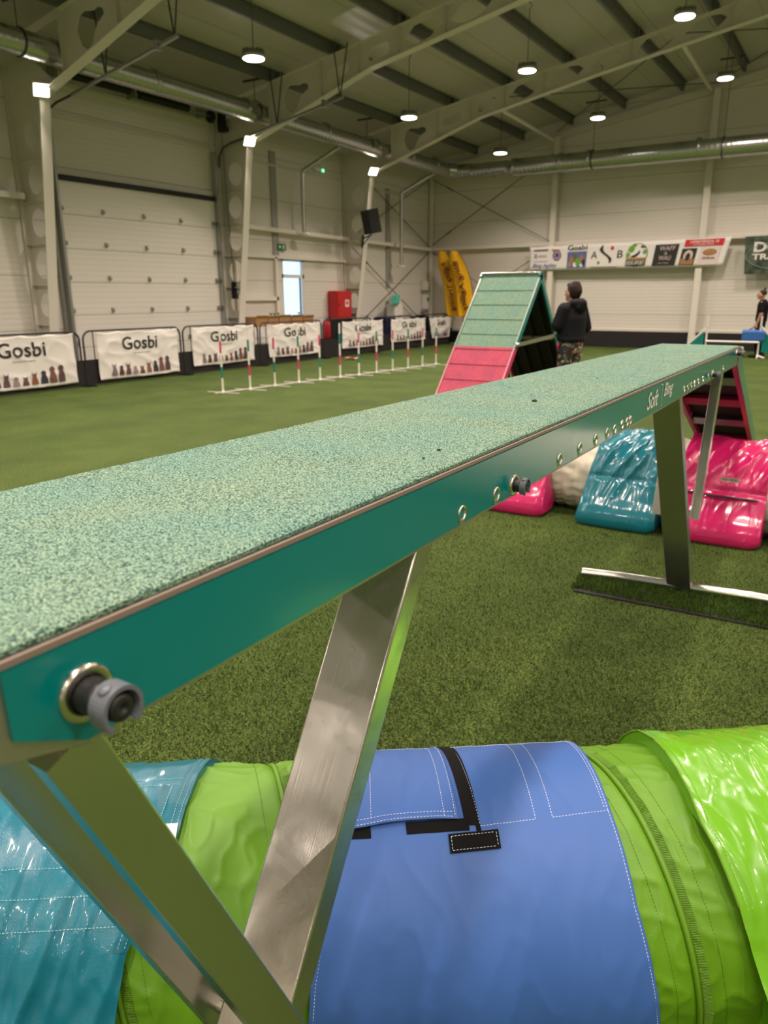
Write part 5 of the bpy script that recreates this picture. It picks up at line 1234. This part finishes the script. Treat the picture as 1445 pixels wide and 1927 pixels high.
def hand(c, d, side, curl=1.0):
    """palm at c, fingers along d"""
    c = V3(c); d = V3(d).normalized(); lat = Vector((0, 1, 0)) if abs(d.y) < .7 else Vector((0, 0, 1)); lat = (lat-d*lat.dot(d)).normalized(); nrm = d.cross(lat)*side
    E_ = [('t', [c-d*.01, c+d*.075], [.028, .036])]
    for k, L in enumerate((.062, .072, .068, .052)):
        b = c+d*.085+lat*(.030-.020*k); p1 = b+(d*.8+nrm*.35*curl).normalized()*L*.5; p2 = p1+(d*.25+nrm*curl).normalized()*L*.4; p3 = p2+(nrm*.9*curl-d*.4).normalized()*L*.3
        E_.append(('t', [b, p1, p2, p3], [.0095, .009, .0085, .007]))
    b = c+d*.02+lat*.03; E_.append(('t', [b, b+(d*.5+lat*.7+nrm*.4).normalized()*.04, b+(d*.8+lat*.3+nrm*.7).normalized()*.07], [.013, .011, .009]))
    return E_
def eyes(parent, Mx, c, s=1):
    for sx in (-1, 1):
        g = G(); g.ell((c[0]+sx*.03*s, c[1]+.086*s, c[2]+.008), (.013, .008, .008), 10); o = g.build('eye', M['ink'], parent); o.data.transform(Mx @ Matrix.Identity(4)) if False else None
        for v in o.data.vertices: v.co = Mx @ (v.co+ORG[parent.name])
# woman: local x right, y forward
def place(x, y, rz, sc): return Matrix.Translation((x, y, 0)) @ Matrix.Rotation(rz, 4, 'Z') @ Matrix.Scale(sc, 4)
def person(name_loc, Mx, label):
    r = bpy.data.objects.new('person', None); COL.objects.link(r); r.location = (0, 0, 0); ORG[r.name] = Vector((0, 0, 0)); tag(r, label, 'person'); return r
Wm = place(-3.43, 10.26, radians(68), 1.03)
p = person(None, Wm, 'person in black hooded jacket and floral leggings standing beside the A-frame')
iW = Wm.inverted(); hw = iW @ Vector((-3.52, 10.14, 1.10)); el_ = Vector((-.24, .04, 1.15)); shL = Vector((-.19, -.01, 1.40))
fw = (hw-el_).normalized(); wr_ = hw-fw*.09
body = head((0, .02, 1.585))+[('t', [(0, 0, 1.40), (0, .01, 1.52)], [.055, .05]),
    ('r', [(0, 0, .80, .15, .11), (0, 0, .95, .17, .12), (0, 0, 1.1, .14, .10), (0, 0, 1.3, .17, .11), (0, 0, 1.40, .12, .08), (0, 0, 1.44, .06, .05)]),
    ('t', [shL, el_, wr_], [.05, .040, .027]), ('t', [(.19, 0, 1.40), (.25, -.03, 1.13), (.20, .14, .98)], [.05, .04, .027]),
    ('t', [(-.085, 0, .86), (-.10, .02, .47), (-.10, -.02, .08)], [.085, .055, .036]), ('t', [(.085, 0, .86), (.10, .03, .47), (.11, 0, .08)], [.085, .055, .036]),
    ('t', [(-.10, -.03, .045), (-.11, .14, .03)], [.038, .032]), ('t', [(.11, -.02, .045), (.13, .15, .03)], [.038, .032])]
body += hand(wr_, fw, 1) + hand((.20, .14, .98), (-.3, .6, -.7), -1)
b_ = flesh('body', body, .0075, M['skin'], p, Wm, 2)
flesh('hair', [('r', [(0, -.035, 1.50, .05, .04), (0, -.03, 1.54, .078, .07), (0, -.02, 1.60, .092, .095), (0, -.01, 1.66, .086, .098), (0, -.02, 1.70, .062, .07), (0, -.03, 1.73, .038, .045)]), ('e', (0, -.075, 1.60), (.06, .05, .07)), ('e', (0, .05, 1.685), (.07, .05, .03))], .01, M['hair'], p, Wm)
flesh('jacket', [('r', [(0, -.01, .955, .205, .155), (0, -.01, .975, .22, .17), (0, 0, 1.02, .215, .17), (0, 0, 1.12, .215, .165), (0, 0, 1.26, .22, .165), (0, 0, 1.36, .21, .14), (0, -.01, 1.42, .15, .11), (0, -.015, 1.47, .085, .085)]),
    ('t', [shL+Vector((.02, 0, -.02)), el_, wr_-fw*.0], [.092, .080, .055]), ('t', [(.17, 0, 1.37), (.26, -.03, 1.13), (.20, .13, .99)], [.092, .08, .055]),
    ('t', [(-.10, -.08, 1.45), (0, -.14, 1.44), (.10, -.08, 1.45)], [.055, .078, .055]), ('e', (0, -.14, 1.40), (.11, .06, .07))], .012, M['jacket'], p, Wm, 5)
flesh('leggings', [('r', [(0, 0, .80, .17, .13), (0, -.01, .92, .185, .14), (0, 0, 1.0, .16, .12)]), ('t', [(-.09, 0, .86), (-.105, .02, .47), (-.10, -.02, .12)], [.108, .078, .052]), ('t', [(.09, 0, .86), (.105, .03, .47), (.11, 0, .12)], [.108, .078, .052])], .011, M['floral'], p, Wm, 4)
flesh('shoes', [('t', [(-.10, -.05, .05), (-.115, .15, .035)], [.05, .042]), ('t', [(.11, -.04, .05), (.135, .16, .035)], [.05, .042])], .012, M['black'], p, Wm)
eyes(p, Wm, (0, .02, 1.585))
# far person at the right edge, facing left
Mn = place(-2.32, 22.0, radians(85), 1.0)
p = person(None, Mn, 'person in black T-shirt with a top knot carrying a blue bag at the right edge')
body = head((0, .06, 1.58))+[('t', [(0, 0, 1.40), (0, .04, 1.50)], [.055, .052]),
    ('r', [(0, 0, .84, .14, .11), (0, 0, .98, .15, .11), (0, -.01, 1.15, .14, .11), (0, -.01, 1.32, .18, .12), (0, 0, 1.42, .13, .08), (0, 0, 1.45, .06, .05)]),
    ('t', [(.19, 0, 1.38), (.23, -.03, 1.10), (.215, .06, .86)], [.055, .045, .03]), ('t', [(-.19, 0, 1.38), (-.23, -.03, 1.10), (-.215, .05, .86)], [.055, .045, .03]),
    ('t', [(-.085, 0, .86), (-.09, .02, .48), (-.09, -.02, .08)], [.085, .058, .038]), ('t', [(.085, 0, .86), (.09, .0, .48), (.10, -.10, .08)], [.085, .058, .038]),
    ('t', [(-.09, -.03, .045), (-.10, .15, .03)], [.038, .032]), ('t', [(.10, -.12, .045), (.11, .06, .03)], [.038, .032])]
body += hand((-.215, .05, .86), (0, .12, -1), 1)+hand((.215, .06, .86), (0, .12, -1), -1)
b_ = flesh('body', body, .008, M['skin'], p, Mn, 2)
flesh('hair', [('r', [(0, .02, 1.58, .078, .075), (0, .03, 1.64, .084, .092), (0, .04, 1.68, .066, .08), (0, .04, 1.70, .03, .04)]), ('e', (0, -.0, 1.73), (.028, .03, .035))], .01, M['hair'], p, Mn)
flesh('t_shirt', [('r', [(0, 0, .92, .17, .14), (0, 0, 1.05, .165, .14), (0, -.01, 1.2, .165, .14), (0, -.01, 1.34, .20, .14), (0, 0, 1.42, .15, .10), (0, 0, 1.47, .07, .065)]), ('t', [(.17, 0, 1.37), (.225, -.02, 1.18)], [.078, .068]), ('t', [(-.17, 0, 1.37), (-.225, -.02, 1.18)], [.078, .068])], .012, M['tee'], p, Mn)
flesh('trousers', [('r', [(0, 0, .82, .15, .12), (0, 0, .95, .16, .125)]), ('t', [(-.085, 0, .86), (-.09, .02, .48), (-.09, -.02, .12)], [.102, .08, .06]), ('t', [(.085, 0, .86), (.09, .0, .48), (.10, -.10, .12)], [.102, .08, .06])], .012, M['tee'], p, Mn)
flesh('shoes', [('t', [(-.09, -.05, .05), (-.105, .16, .04)], [.05, .042]), ('t', [(.10, -.14, .05), (.115, .07, .04)], [.05, .042])], .012, M['black'], p, Mn)
eyes(p, Mn, (0, .06, 1.58))
hb = Mn @ Vector((.215, .075, .79)); hb = Mn @ Vector((-.215, .07, .79)) if (Mn @ Vector((-.215, .07, .79))).y < hb.y else hb
bg = root('carry_bag', (hb.x, hb.y, .35), 'blue carry bag held by the person at the right edge', 'bag')
g = G(); g.rbar((hb.x-.28, hb.y-.02, .56), (hb.x+.26, hb.y-.02, .56), .24, .30, .06); g.build('bag_body', M['bagblue'], bg)
g = G(); g.tube([(hb.x-.14, hb.y-.02, .70), (hb.x-.06, hb.y-.01, .76), (hb.x, hb.y, .775), (hb.x+.06, hb.y-.01, .76), (hb.x+.14, hb.y-.02, .70)], .012, 8); g.build('handle', M['black'], bg)
